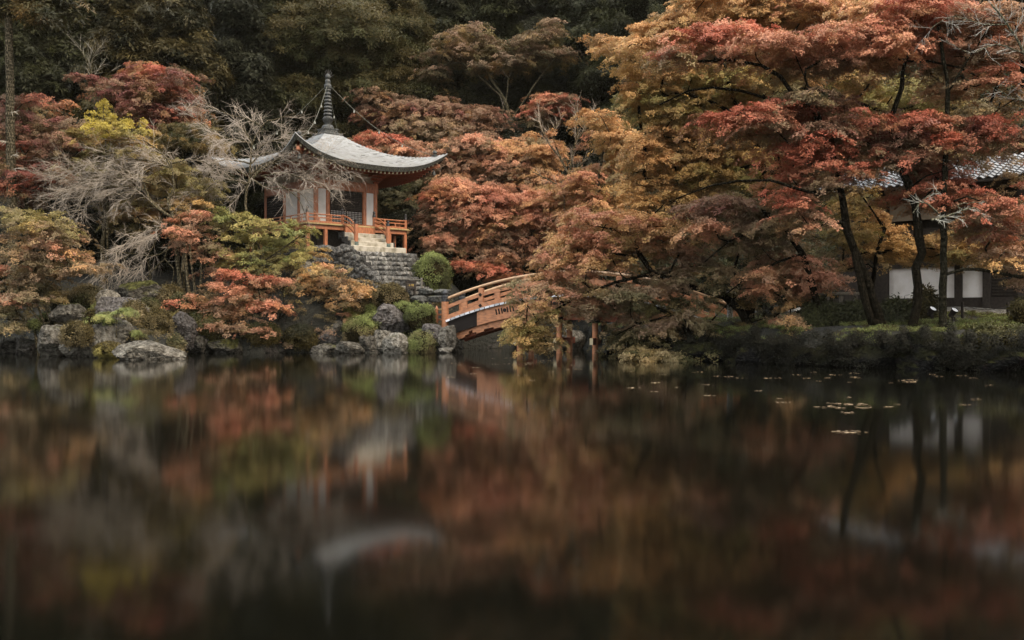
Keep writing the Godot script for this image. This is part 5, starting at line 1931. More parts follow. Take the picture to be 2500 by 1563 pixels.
	tree({"called": "maple_tree", "label": "coral red maple leaning out in front of the bridge", "u": 1826, "d": 43.6, "bark": bark, "thin": 0.018, "stems": [
		[0.19, 0.16, [[1826, 788], [1806, 756], [1768, 722], [1690, 698]]], [0.15, 0.12, [[1690, 698], [1640, 684], [1596, 668], [1566, 628], [1550, 596]]],
		[0.08, 0.03, [[1596, 668], [1500, 690, -0.6], [1420, 720, -0.8], [1350, 760, -1], [1290, 800, -1]]], [0.07, 0.03, [[1566, 628], [1490, 620], [1400, 630], [1330, 650]]], [0.06, 0.03, [[1550, 596], [1580, 540], [1620, 500]]], [0.06, 0.03, [[1550, 596], [1500, 560], [1440, 550]]]],
		"clumps": [[1420, 520, 50, 20, "SO"], [1480, 540, 60, 24, "SO"], [1550, 540, 60, 24, "OS"], [1620, 546, 60, 22, "SA"], [1690, 570, 50, 20, "SB"], [1390, 570, 56, 22, "SO"], [1460, 580, 60, 24, "S"], [1530, 590, 56, 22, "SA"], [1600, 590, 60, 22, "SB"], [1660, 610, 50, 20, "BS"],
			[1370, 622, 56, 22, "S"], [1430, 630, 60, 24, "SO"], [1500, 636, 56, 22, "AS"], [1340, 664, 44, 20, "SO"], [1400, 676, 60, 24, "SM"], [1310, 700, 40, 18, "SM", -1.2], [1360, 716, 50, 22, "SB", -1.2], [1430, 736, 56, 22, "BS"], [1500, 740, 50, 22, "MB"], [1460, 706, 44, 16, "BM", -0.8], [1530, 704, 44, 16, "MB", -0.8], [1440, 756, 40, 14, "MB", -0.8],
			[1270, 724, 36, 14, "SM", -1.5], [1300, 756, 44, 20, "OM", -1.5], [1350, 770, 44, 20, "LM", -1.2], [1280, 796, 44, 22, "AL", -1.5], [1320, 810, 44, 22, "LA", -1.5], [1260, 822, 30, 14, "AL", -1.5], [1300, 842, 40, 16, "LA", -1.5], [1340, 838, 36, 14, "LM", -1.5]]})
	tree({"called": "maple_tree", "label": "low olive brown maple spreading over the dark bank right of the bridge", "u": 1690, "d": 43.2, "bark": bark, "stems": [
		[0.11, 0.07, [[1690, 836], [1670, 800], [1640, 770], [1600, 750]]], [0.06, 0.03, [[1640, 770], [1560, 790], [1500, 820]]], [0.05, 0.03, [[1690, 836], [1740, 780], [1790, 730]]], [0.04, 0.02, [[1690, 820], [1650, 740], [1690, 700]]]],
		"clumps": [[1540, 730, 56, 22, "MG"], [1600, 700, 56, 22, "MB"], [1660, 690, 50, 20, "MB"], [1560, 770, 60, 24, "MB"], [1630, 740, 50, 22, "MG"], [1560, 816, 60, 22, "MG"], [1620, 800, 60, 24, "BM"], [1680, 770, 30, 16, "BM"], [1540, 850, 50, 14, "MG"], [1610, 846, 60, 16, "MG"], [1680, 830, 60, 20, "MB"], [1730, 800, 40, 16, "GM"], [1740, 840, 56, 16, "ME"], [1800, 800, 50, 18, "DG"], [1820, 830, 56, 16, "ME"], [1770, 700, 50, 16, "DG"], [1830, 730, 50, 18, "DG"], [1870, 770, 40, 20, "DG"], [1890, 826, 56, 14, "MG"], [1960, 836, 50, 14, "GM"], [2040, 826, 50, 14, "BM"], [2100, 812, 44, 14, "BM"], [1560, 866, 50, 14, "GM", -2], [1620, 870, 56, 14, "MG", -2], [1680, 866, 50, 16, "MG", -2], [1740, 866, 50, 14, "GE", -2], [1800, 862, 40, 14, "ME", -2], [1860, 850, 50, 18, "DG", -2], [1930, 858, 50, 16, "MG", -2], [1990, 850, 50, 18, "DM", -2], [2050, 846, 50, 18, "DG", -2], [2110, 846, 50, 18, "MD", -2], [2170, 830, 40, 14, "DG", -1.5], [1650, 660, 50, 22, "BM"], [1710, 640, 50, 22, "BM"], [1720, 740, 40, 20, "MG", -1]]})
	# lichen-grey twigs in the red crowns
	bare_tree("leafless lichen grey branches reaching across the top right corner", 2600, 36.0, [
		[0.07, 0.03, 0.55, 5.0, 0.05, [[2560, 420], [2530, 250], [2500, 130], [2460, 60], [2420, 10]]], [0.03, 0.012, 0.5, 6.0, 0.05, [[2500, 130], [2430, 110], [2370, 130], [2310, 100]]],
		[0.03, 0.012, 0.5, 6.0, 0.05, [[2460, 60], [2400, 60], [2330, 40], [2270, 70]]], [0.03, 0.012, 0.5, 5.0, 0.05, [[2530, 250], [2470, 240], [2430, 210]]]], Color(0.30, 0.29, 0.25), 61, "bare_tree", "", 0.1)
	bare_tree("pale crooked dead branches over the slim trunk beside the building", 2303, 37.2, [
		[0.05, 0.03, 0, 0, 0, [[2302, 660], [2303, 600], [2304, 536]]], [0.04, 0.016, 0.35, 5.0, 0.08, [[2275, 538, -1.5], [2304, 530, -1.5], [2350, 514, -1.5], [2380, 508, -1.5], [2402, 532, -1.5]]], [0.025, 0.010, 0.3, 5.0, 0.08, [[2350, 514, -1.5], [2340, 500, -1.5], [2380, 494, -1.5], [2410, 494, -1.5]]],
		[0.04, 0.016, 0.35, 5.0, 0.10, [[2304, 536], [2280, 510, -1.2], [2250, 494, -1.5], [2236, 510, -1.5], [2228, 520, -1.5]]], [0.02, 0.01, 0.3, 5.0, 0.1, [[2250, 494, -1.5], [2270, 476, -1.5], [2292, 468, -1.5]]]], Color(0.36, 0.35, 0.30), 62)


func maples_middle() -> void:
	var bark := Color(0.10, 0.085, 0.07)
	tree({"called": "maple_tree", "label": "rosy red maple behind the bridge's left half, right of the hall", "u": 1236, "d": 63.5, "bark": bark, "thin": 0.022, "size": 1.1, "stems": [
		[0.16, 0.12, [[1238, 680], [1240, 640], [1226, 612]]], [0.10, 0.05, [[1226, 612], [1180, 560], [1120, 520], [1070, 490]]], [0.10, 0.05, [[1240, 640], [1290, 580], [1330, 530]]], [0.08, 0.04, [[1226, 612], [1220, 540], [1200, 490]]], [0.09, 0.06, [[1280, 684], [1284, 640], [1278, 600], [1300, 570]]]],
		"clumps": [[1060, 466, 40, 16, "SR"], [1100, 450, 50, 20, "S"], [1080, 500, 50, 20, "SB"], [1150, 470, 56, 22, "S"], [1210, 480, 60, 24, "SR"], [1270, 490, 60, 24, "S"], [1330, 480, 56, 24, "SO"], [1380, 500, 50, 24, "SO"], [1120, 516, 56, 22, "SB"], [1180, 526, 60, 24, "S"], [1250, 536, 60, 24, "SO"], [1310, 536, 56, 22, "S"],
			[1050, 540, 44, 18, "SB"], [1100, 556, 56, 22, "SB"], [1160, 572, 60, 24, "S"], [1230, 580, 60, 24, "SB"], [1300, 590, 56, 22, "S"], [1080, 590, 50, 18, "SB"], [1140, 604, 56, 18, "SB"], [1210, 620, 50, 18, "BS"], [1350, 560, 50, 24, "OS"], [1360, 610, 50, 22, "S"], [1300, 630, 50, 18, "BS"]]})
	tree({"called": "maple_tree", "label": "small red maple with flat boughs over the dark hollow behind the bridge", "u": 1174, "d": 61.8, "bark": bark, "stems": [[0.06, 0.04, [[1174, 704], [1173, 676], [1172, 656]]]],
		"clumps": [[1130, 642, 30, 10, "R"], [1165, 644, 40, 12, "RS"], [1200, 652, 34, 12, "R"], [1180, 660, 26, 8, "RB"], [1220, 676, 34, 12, "RB"], [1244, 664, 34, 16, "R"], [1230, 690, 30, 8, "R"], [1196, 684, 20, 6, "S"]]})
	tree({"called": "maple_tree", "label": "orange brown maple on the slope above the rosy one", "u": 1190, "d": 69.0, "bark": bark, "thin": 0.022, "size": 1.15, "stems": [[0.18, 0.12, [[1190, 560], [1180, 480], [1170, 420]]], [0.08, 0.04, [[1180, 480], [1100, 420], [1040, 390]]], [0.08, 0.04, [[1170, 420], [1250, 390], [1330, 390]]]],
		"clumps": [[1060, 380, 50, 20, "SB"], [1110, 356, 56, 22, "SB"], [1170, 350, 60, 22, "SB"], [1230, 366, 60, 24, "OS"], [1290, 372, 56, 24, "OB"], [1340, 366, 50, 24, "OS"], [1100, 400, 56, 22, "BS"], [1160, 396, 60, 24, "BS"], [1230, 410, 60, 24, "SB"], [1300, 420, 56, 24, "OB"], [1110, 440, 50, 18, "BS"], [1180, 440, 56, 20, "B"], [1250, 450, 60, 22, "BS"], [1060, 420, 44, 18, "B"], [1330, 440, 56, 24, "OS"]]})
	tree({"called": "maple_tree", "label": "dull brown maple right of the roof's tip below the dark hill", "u": 1100, "d": 75.0, "bark": bark, "size": 1.2, "thin": 0.022, "stems": [[0.18, 0.12, [[1100, 440], [1090, 360], [1080, 310]]], [0.08, 0.04, [[1090, 360], [1010, 310], [950, 280]]], [0.08, 0.04, [[1080, 310], [1160, 290], [1220, 290]]]],
		"clumps": [[910, 232, 44, 18, "BK"], [900, 270, 44, 18, "BK"], [950, 250, 50, 20, "B"], [1000, 262, 50, 20, "BK"], [1050, 270, 56, 20, "BK"], [1110, 268, 56, 22, "BK"], [1170, 276, 56, 22, "BK"], [960, 290, 50, 18, "BK"], [1020, 304, 56, 20, "BM"], [1090, 306, 60, 22, "B"], [1150, 306, 50, 22, "BS"], [1210, 310, 50, 22, "BK"], [1060, 340, 50, 18, "BM"], [1190, 340, 50, 20, "BK"], [1250, 330, 44, 20, "BK"]]})
	tree({"called": "maple_tree", "label": "dark green maple with rusty tips right behind the hall's deck", "u": 985, "d": 69.0, "bark": bark, "size": 1.15, "stems": [[0.16, 0.1, [[985, 610], [990, 540], [980, 490]]]],
		"clumps": [[940, 470, 40, 20, "DG"], [980, 456, 44, 18, "GD"], [1020, 470, 44, 18, "GD"], [1050, 450, 40, 16, "MG"], [930, 510, 40, 22, "DD"], [980, 500, 44, 22, "GD"], [1030, 510, 44, 20, "MG"], [1060, 490, 36, 16, "BM"], [950, 546, 40, 20, "DD"], [1000, 540, 44, 20, "MG"], [1046, 552, 44, 16, "BM"], [960, 590, 44, 20, "DD"], [1010, 586, 44, 16, "BG"], [1050, 600, 40, 18, "DG"], [920, 430, 36, 14, "MG"], [970, 420, 40, 14, "BM"], [1030, 424, 40, 14, "BM"]]})
	tree({"called": "maple_tree", "label": "rust red maple just right of the spire's foot behind the roof", "u": 930, "d": 71.0, "bark": bark, "size": 1.15, "stems": [[0.14, 0.09, [[930, 470], [930, 420], [925, 380]]]],
		"clumps": [[880, 348, 36, 14, "RB"], [920, 338, 44, 18, "RS"], [960, 348, 44, 18, "RB"], [1000, 356, 44, 18, "BS"], [900, 370, 40, 14, "RB"], [950, 376, 50, 18, "SB"], [1010, 380, 50, 18, "SB"], [1050, 366, 40, 16, "BM"]]})
	tree({"called": "maple_tree", "label": "dusky rose and brown maple high on the dark hillside", "u": 1260, "d": 76.5, "bark": Color(0.17, 0.15, 0.12), "size": 1.3, "thin": 0.026, "dens": 5.5, "stems": [[0.16, 0.1, [[1260, 330], [1230, 240], [1190, 180]]], [0.09, 0.04, [[1230, 240], [1150, 170], [1110, 140]]], [0.09, 0.04, [[1250, 290], [1310, 200], [1350, 150]]]],
		"clumps": [[1100, 96, 40, 16, "BE"], [1140, 74, 44, 18, "BE"], [1080, 130, 44, 16, "BD"], [1130, 126, 44, 16, "BE"], [1190, 118, 44, 16, "BE"], [1170, 90, 36, 14, "BE"], [1240, 110, 44, 16, "BE"], [1290, 96, 44, 16, "BE"], [1330, 80, 40, 16, "BE"], [1310, 130, 44, 16, "BD"], [1250, 146, 44, 14, "BD"], [1370, 130, 40, 16, "BD"], [1180, 160, 40, 12, "BD"], [1060, 170, 40, 14, "BD"], [1350, 56, 30, 12, "BE"]]})
	tree({"called": "maple_tree", "label": "small scarlet maple before the black cedars above the bridge", "u": 1354, "d": 74.0, "bark": bark, "size": 1.1, "stems": [[0.1, 0.06, [[1354, 360], [1350, 300], [1346, 270]]]],
		"clumps": [[1310, 252, 30, 14, "RS"], [1340, 236, 36, 16, "RS"], [1376, 244, 36, 16, "RB"], [1320, 274, 36, 14, "RB"], [1360, 272, 40, 16, "RK"], [1400, 262, 26, 12, "RB"]]})
	tree({"called": "maple_tree", "label": "orange maple clump left of the great amber crown", "u": 1470, "d": 60.0, "bark": bark, "size": 1.1, "stems": [[0.12, 0.08, [[1470, 680], [1470, 560], [1460, 470], [1470, 380]]], [0.06, 0.03, [[1460, 470], [1500, 420], [1520, 360]]]],
		"clumps": [[1440, 272, 30, 12, "O"], [1470, 284, 36, 16, "O"], [1500, 300, 36, 20, "OA"], [1490, 340, 40, 22, "OA"], [1530, 330, 40, 20, "O"], [1520, 380, 40, 24, "OA"], [1480, 420, 50, 24, "OS"], [1430, 440, 50, 22, "SO"], [1500, 470, 50, 26, "AO"], [1440, 490, 50, 22, "SO"], [1380, 460, 44, 18, "SO"], [1420, 530, 44, 20, "S"]]})
	# nearly bare pale tree with a few orange leaf tufts
	var pale := Color(0.33, 0.27, 0.20)
	var b := bare_tree("nearly bare pale tree with a few orange leaf tufts above the rosy maple", 1400, 63.0, [
		[0.14, 0.10, 0, 0, 0, [[1400, 560], [1396, 470], [1390, 430]]], [0.08, 0.03, 0.7, 5, -0.10, [[1390, 430], [1370, 390], [1340, 350], [1320, 310], [1308, 290]]], [0.08, 0.03, 0.7, 5, -0.10, [[1390, 430], [1400, 370], [1410, 320], [1406, 270]]],
		[0.07, 0.03, 0.7, 5, -0.10, [[1390, 430], [1430, 390], [1470, 340], [1490, 300]]], [0.07, 0.03, 0.7, 5, -0.10, [[1396, 470], [1440, 440], [1500, 400], [1540, 350]]], [0.06, 0.03, 0.6, 5, -0.08, [[1370, 390], [1350, 330], [1370, 290]]], [0.06, 0.03, 0.6, 5, -0.08, [[1410, 340], [1440, 300], [1450, 280]]], [0.06, 0.03, 0.6, 4, -0.08, [[1396, 470], [1340, 440], [1300, 420]]]], pale, 71, "bare_tree", "", 0.5)
	rng.seed = 72
	var lv := Leaves.new()
	for q in [[1380, 276], [1392, 300], [1432, 284], [1440, 320], [1296, 328], [1350, 320], [1470, 330], [1500, 320], [1420, 356], [1360, 350], [1520, 350], [1410, 390]]:
		clump(lv, b.position, P(q[0], q[1], 63.0 + R(-0.8, 0.8)), Vector3(0.45, 0.22, 0.4), PAL.O, PAL.S, 5.0, 1.0)
	leaves_part("foliage", lv, "maple", b)
	# single bleached stems standing in the red crowns
	bare_tree("bleached dead stem standing in the rosy crown behind the bridge", 1377, 61.0, [[0.05, 0.02, 0.4, 2, -0.1, [[1378, 640], [1378, 560], [1378, 490], [1370, 450]]], [0.03, 0.012, 0.3, 3, 0.0, [[1378, 476], [1400, 458]]]], Color(0.5, 0.42, 0.34), 73)
	bare_tree("bleached leaning stems above the small scarlet maple's left", 1230, 76.0, [[0.05, 0.02, 0.8, 2.5, -0.1, [[1226, 300], [1236, 240], [1242, 190], [1252, 170]]], [0.04, 0.015, 0.6, 2.5, -0.1, [[1230, 280], [1206, 268]]]], Color(0.28, 0.25, 0.2), 74)


func maples_left() -> void:
	var bark := Color(0.13, 0.11, 0.085)
	tree({"called": "maple_tree", "label": "brick red maple at the left edge around the tall trunk", "u": 70, "d": 56.0, "bark": bark, "thin": 0.02, "dens": 6.5, "stems": [[0.16, 0.1, [[70, 720], [70, 600], [64, 480], [60, 380]]], [0.08, 0.04, [[64, 480], [130, 420], [180, 380]]], [0.07, 0.04, [[60, 380], [30, 320], [40, 270]]]],
		"clumps": [[40, 244, 44, 16, "KB"], [90, 240, 36, 16, "KR"], [10, 268, 36, 16, "KB"], [50, 286, 50, 18, "KB"], [20, 316, 44, 20, "KB"], [76, 318, 44, 18, "KB"], [130, 300, 44, 16, "KB"], [170, 296, 36, 16, "KB"], [140, 330, 44, 18, "KB"], [40, 356, 50, 22, "KR"], [100, 360, 50, 22, "KB"], [160, 366, 40, 18, "KB"], [20, 400, 44, 24, "KB"], [80, 400, 50, 24, "KR"], [136, 410, 44, 22, "KB"], [50, 440, 50, 24, "KR"], [110, 450, 50, 24, "RK"], [160, 440, 30, 20, "KB"], [10, 466, 40, 24, "RM"], [76, 484, 44, 20, "KB"]]})
	tree({"called": "maple_tree", "label": "dark crimson maple before the green cypress trunks", "u": 352, "d": 63.0, "bark": Color(0.06, 0.05, 0.045), "size": 1.1, "stems": [[0.13, 0.08, [[352, 440], [350, 340], [346, 270]]], [0.06, 0.03, [[350, 340], [280, 260], [230, 210]]], [0.06, 0.03, [[346, 270], [400, 220], [440, 190]]]],
		"clumps": [[186, 184, 26, 8, "K"], [226, 198, 36, 12, "KR"], [266, 206, 40, 18, "KB"], [310, 196, 40, 22, "K"], [340, 172, 36, 20, "KR"], [384, 178, 40, 22, "RK"], [426, 186, 36, 22, "K"], [460, 196, 26, 20, "RK"], [290, 236, 44, 20, "K"], [350, 220, 50, 24, "K"], [410, 226, 50, 24, "KR"], [450, 240, 30, 20, "K"], [330, 262, 44, 18, "KB"], [390, 270, 50, 18, "K"], [436, 276, 36, 14, "KR"], [370, 306, 36, 14, "K"]]})
	tree({"called": "maple_tree", "label": "olive yellow maple below the bright yellow leaves at the left", "u": 250, "d": 56.0, "bark": bark, "thin": 0.02, "dens": 7.0, "stems": [[0.15, 0.1, [[250, 640], [256, 520], [250, 420]]], [0.07, 0.04, [[256, 520], [330, 440], [380, 400]]], [0.06, 0.03, [[250, 420], [200, 370], [180, 340]]]],
		"clumps": [[190, 322, 40, 16, "LM"], [230, 336, 44, 20, "LA"], [280, 330, 44, 20, "LA"], [330, 336, 44, 20, "LA"], [200, 360, 44, 20, "ML"], [260, 370, 50, 22, "LM"], [320, 376, 50, 22, "LM"], [150, 390, 40, 18, "ML"], [190, 404, 44, 20, "LM"], [250, 410, 50, 20, "LM"], [370, 390, 44, 22, "LM"], [420, 410, 44, 20, "ML"], [160, 430, 36, 16, "M"], [300, 424, 50, 20, "ML"], [360, 440, 50, 20, "M"], [430, 460, 44, 18, "ML"], [500, 450, 40, 18, "ML"], [480, 490, 40, 16, "AM"], [230, 450, 36, 14, "M"]]})
	tree({"called": "leafy_sapling", "label": "sapling with bright yellow hanging leaves above the olive maple", "u": 262, "d": 55.0, "kind": "long", "bark": bark, "deep": false, "dens": 6.0, "size": 0.9, "stems": [[0.05, 0.03, [[262, 420], [258, 340], [252, 270]]]],
		"clumps": [[254, 252, 16, 12, "Y"], [240, 276, 26, 14, "Y"], [220, 296, 22, 10, "Y"], [262, 284, 20, 12, "Y"], [286, 292, 24, 10, "Y"], [244, 306, 30, 10, "Y"], [320, 280, 16, 6, "Y"], [312, 296, 16, 6, "Y"], [346, 296, 14, 6, "Y"], [296, 316, 30, 10, "YL"], [340, 318, 18, 6, "YL"], [270, 328, 26, 8, "YL"], [364, 320, 12, 5, "Y"]]})
	tree({"called": "leafy_shrub", "label": "grey green shrub with long hanging leaves left of the bare twigs", "cat": "shrub", "u": 450, "d": 58.5, "kind": "long", "bark": bark, "dens": 8.0, "size": 0.9, "stems": [[0.08, 0.05, [[450, 480], [448, 400], [446, 350]]]],
		"clumps": [[400, 320, 30, 16, "GE"], [430, 306, 30, 16, "GE"], [470, 316, 34, 16, "GE"], [506, 316, 26, 14, "GE"], [420, 340, 40, 16, "GE"], [470, 346, 40, 16, "GE"], [520, 350, 26, 14, "EM"]]})
	tree({"called": "maple_tree", "label": "bronze and olive maple on thin leaning stems at the left shore", "u": 104, "d": 49.0, "bark": bark, "thin": 0.014, "dens": 6.5, "stems": [
		[0.07, 0.05, [[84, 800], [50, 770], [32, 750], [10, 690]]], [0.06, 0.04, [[104, 794], [80, 760], [58, 736], [40, 690]]], [0.06, 0.04, [[108, 790], [94, 752], [80, 744], [70, 700]]], [0.055, 0.03, [[122, 788], [112, 752], [100, 736], [110, 690]]], [0.05, 0.03, [[128, 772], [116, 750], [104, 722], [150, 660]]], [0.05, 0.03, [[70, 700], [100, 620], [120, 560]]]],
		"clumps": [[20, 520, 40, 24, "ML"], [70, 540, 44, 24, "ML"], [30, 570, 44, 22, "MB"], [110, 560, 44, 20, "MB"], [150, 548, 30, 16, "ML"], [80, 590, 44, 20, "BS"], [130, 600, 40, 18, "SB"], [30, 616, 44, 20, "MB"], [90, 630, 50, 20, "BM"], [150, 620, 30, 12, "OS"], [170, 612, 20, 6, "O"], [20, 660, 40, 18, "SM"], [70, 668, 50, 18, "MB"], [130, 656, 44, 16, "MB"], [190, 654, 44, 10, "OB"], [220, 650, 30, 8, "OB"], [40, 700, 44, 18, "BM"], [94, 700, 44, 14, "MG"], [20, 728, 40, 14, "BS"], [70, 724, 44, 12, "BM"], [104, 734, 26, 8, "BM"], [20, 760, 36, 16, "MG"], [0, 790, 40, 20, "MG"], [40, 790, 26, 12, "EM"]]})
	tree({"called": "maple_tree", "label": "light green maple below the left corner of the hall's deck", "u": 650, "d": 54.0, "bark": bark, "thin": 0.012, "dens": 5.0, "deep": false, "stems": [[0.07, 0.05, [[650, 690], [640, 640], [632, 600]]], [0.05, 0.03, [[640, 640], [700, 600], [740, 570]]], [0.05, 0.03, [[632, 600], [590, 550], [560, 530]]], [0.04, 0.03, [[600, 690], [606, 640], [600, 600]]]],
		"clumps": [[540, 520, 36, 16, "LV"], [580, 530, 40, 18, "LV"], [540, 554, 36, 18, "LM"], [620, 546, 44, 20, "LV"], [580, 574, 44, 20, "L"], [660, 556, 44, 18, "LV"], [700, 552, 40, 16, "LV"], [640, 590, 50, 20, "LV"], [700, 588, 44, 20, "LV"], [740, 566, 34, 16, "LV"], [750, 598, 36, 18, "LV"], [560, 612, 44, 18, "LM"], [610, 626, 50, 18, "LV"], [670, 624, 50, 18, "L"], [730, 626, 44, 16, "LV"], [780, 614, 30, 14, "LA"], [560, 644, 40, 14, "LM"], [620, 656, 40, 12, "LG"], [690, 652, 40, 12, "LM"]]})
	tree({"called": "maple_tree", "label": "rosy brown maple around the pale trunks right of the bare tree", "u": 462, "d": 53.6, "bark": Color(0.24, 0.20, 0.16), "thin": 0.014, "dens": 5.0, "deep": false, "stems": [[0.10, 0.08, [[462, 716], [456, 660], [452, 610], [446, 560]]], [0.07, 0.05, [[476, 712], [468, 650], [462, 590]]], [0.08, 0.05, [[486, 736], [490, 690], [490, 640], [510, 590]]], [0.09, 0.08, [[446, 664, 0.6], [448, 620, 0.6], [446, 560, 0.3]]]],
		"clumps": [[420, 546, 30, 14, "SB"], [460, 530, 40, 16, "BS"], [500, 526, 36, 14, "SB"], [440, 570, 44, 18, "SB"], [490, 566, 44, 18, "BS"], [450, 600, 44, 16, "BS"], [510, 596, 40, 16, "BM"], [540, 620, 36, 14, "BS"], [490, 626, 36, 12, "BS"], [510, 660, 30, 10, "BS"], [540, 640, 30, 12, "ML"]]})
	tree({"called": "maple_tree", "label": "low layered orange olive maple behind the bare weeping branches", "u": 340, "d": 56.5, "bark": bark, "thin": 0.014, "stems": [[0.08, 0.06, [[370, 720], [366, 660], [354, 600], [340, 550]]]],
		"clumps": [[300, 522, 40, 10, "AM"], [350, 516, 40, 12, "AO"], [390, 530, 36, 12, "AM"], [300, 552, 40, 10, "LM"], [350, 556, 40, 10, "LA"], [260, 500, 36, 10, "ML"], [330, 490, 44, 12, "ML"], [400, 500, 40, 12, "LM"], [440, 500, 40, 14, "AM"]]})
	tree({"called": "maple_tree", "label": "coral red low maple over the water below the hall", "u": 640, "d": 52.0, "bark": Color(0.05, 0.04, 0.035), "thin": 0.013, "dens": 6.5, "stems": [[0.09, 0.07, [[662, 846], [664, 800], [650, 770], [620, 750]]], [0.05, 0.03, [[664, 800], [700, 760], [690, 720]]], [0.05, 0.03, [[620, 750], [570, 720], [540, 690]]], [0.04, 0.02, [[640, 760], [630, 700], [600, 676]]]],
		"clumps": [[540, 664, 26, 10, "RS"], [576, 672, 36, 12, "RS"], [620, 682, 40, 12, "RS"], [666, 682, 36, 12, "RS"], [700, 690, 26, 10, "SM"], [530, 700, 30, 12, "S"], [570, 708, 40, 14, "SR"], [610, 724, 44, 14, "SB"], [540, 730, 36, 14, "SB"], [600, 748, 44, 14, "SB"], [650, 742, 40, 14, "SR"], [680, 756, 36, 12, "S"], [440, 742, 40, 10, "SR"], [480, 744, 40, 10, "SB"], [530, 764, 44, 12, "BS"], [590, 776, 50, 14, "BS"], [650, 782, 44, 14, "BM"], [520, 790, 36, 10, "BS"], [580, 800, 40, 10, "BM"], [640, 806, 36, 10, "SB"], [470, 724, 30, 8, "SB"]]})
	tree({"called": "maple_tree", "label": "golden orange low maple under the stone steps", "u": 776, "d": 53.0, "bark": Color(0.05, 0.04, 0.035), "thin": 0.012, "dens": 6.0, "stems": [[0.08, 0.06, [[766, 812], [758, 770], [764, 730], [776, 700]]], [0.05, 0.03, [[764, 730], [790, 690], [796, 660]]], [0.04, 0.02, [[764, 730], [820, 710], [860, 705]]]],
		"clumps": [[790, 648, 30, 14, "AS"], [760, 660, 30, 12, "AM"], [820, 660, 24, 12, "SM"], [740, 682, 40, 14, "OM"], [790, 680, 44, 16, "OB"], [840, 692, 40, 12, "OB"], [880, 706, 30, 8, "O"], [860, 716, 36, 10, "OB"], [720, 712, 44, 14, "ML"], [780, 716, 50, 16, "OM"], [840, 736, 36, 12, "OM"], [730, 744, 44, 14, "LM"], [790, 752, 50, 16, "OM"], [840, 770, 30, 12, "SM"], [720, 776, 44, 14, "BM"], [780, 788, 44, 14, "MB"], [720, 806, 36, 12, "SB"], [750, 824, 40, 14, "SB"], [700, 830, 30, 10, "SB"], [800, 812, 30, 12, "BS"]]})
	# small pine on the left rocks
	tree({"called": "pine_sapling", "label": "small pine with bright flat pads growing on the left shore rocks", "u": 286, "d": 46.0, "kind": "conifer", "dens": 12.0, "size": 0.38, "deep": false, "bark": bark, "thin": 0.006, "stems": [[0.03, 0.015, [[286, 850], [284, 810], [284, 770], [290, 756]]]],
		"clumps": [[240, 770, 24, 5, "V"], [262, 764, 22, 6, "VG"], [296, 756, 24, 8, "VG"], [312, 758, 16, 6, "V"], [262, 778, 20, 5, "V"], [300, 806, 26, 6, "VG"], [330, 812, 24, 6, "VE"], [276, 790, 16, 5, "GV"]]})


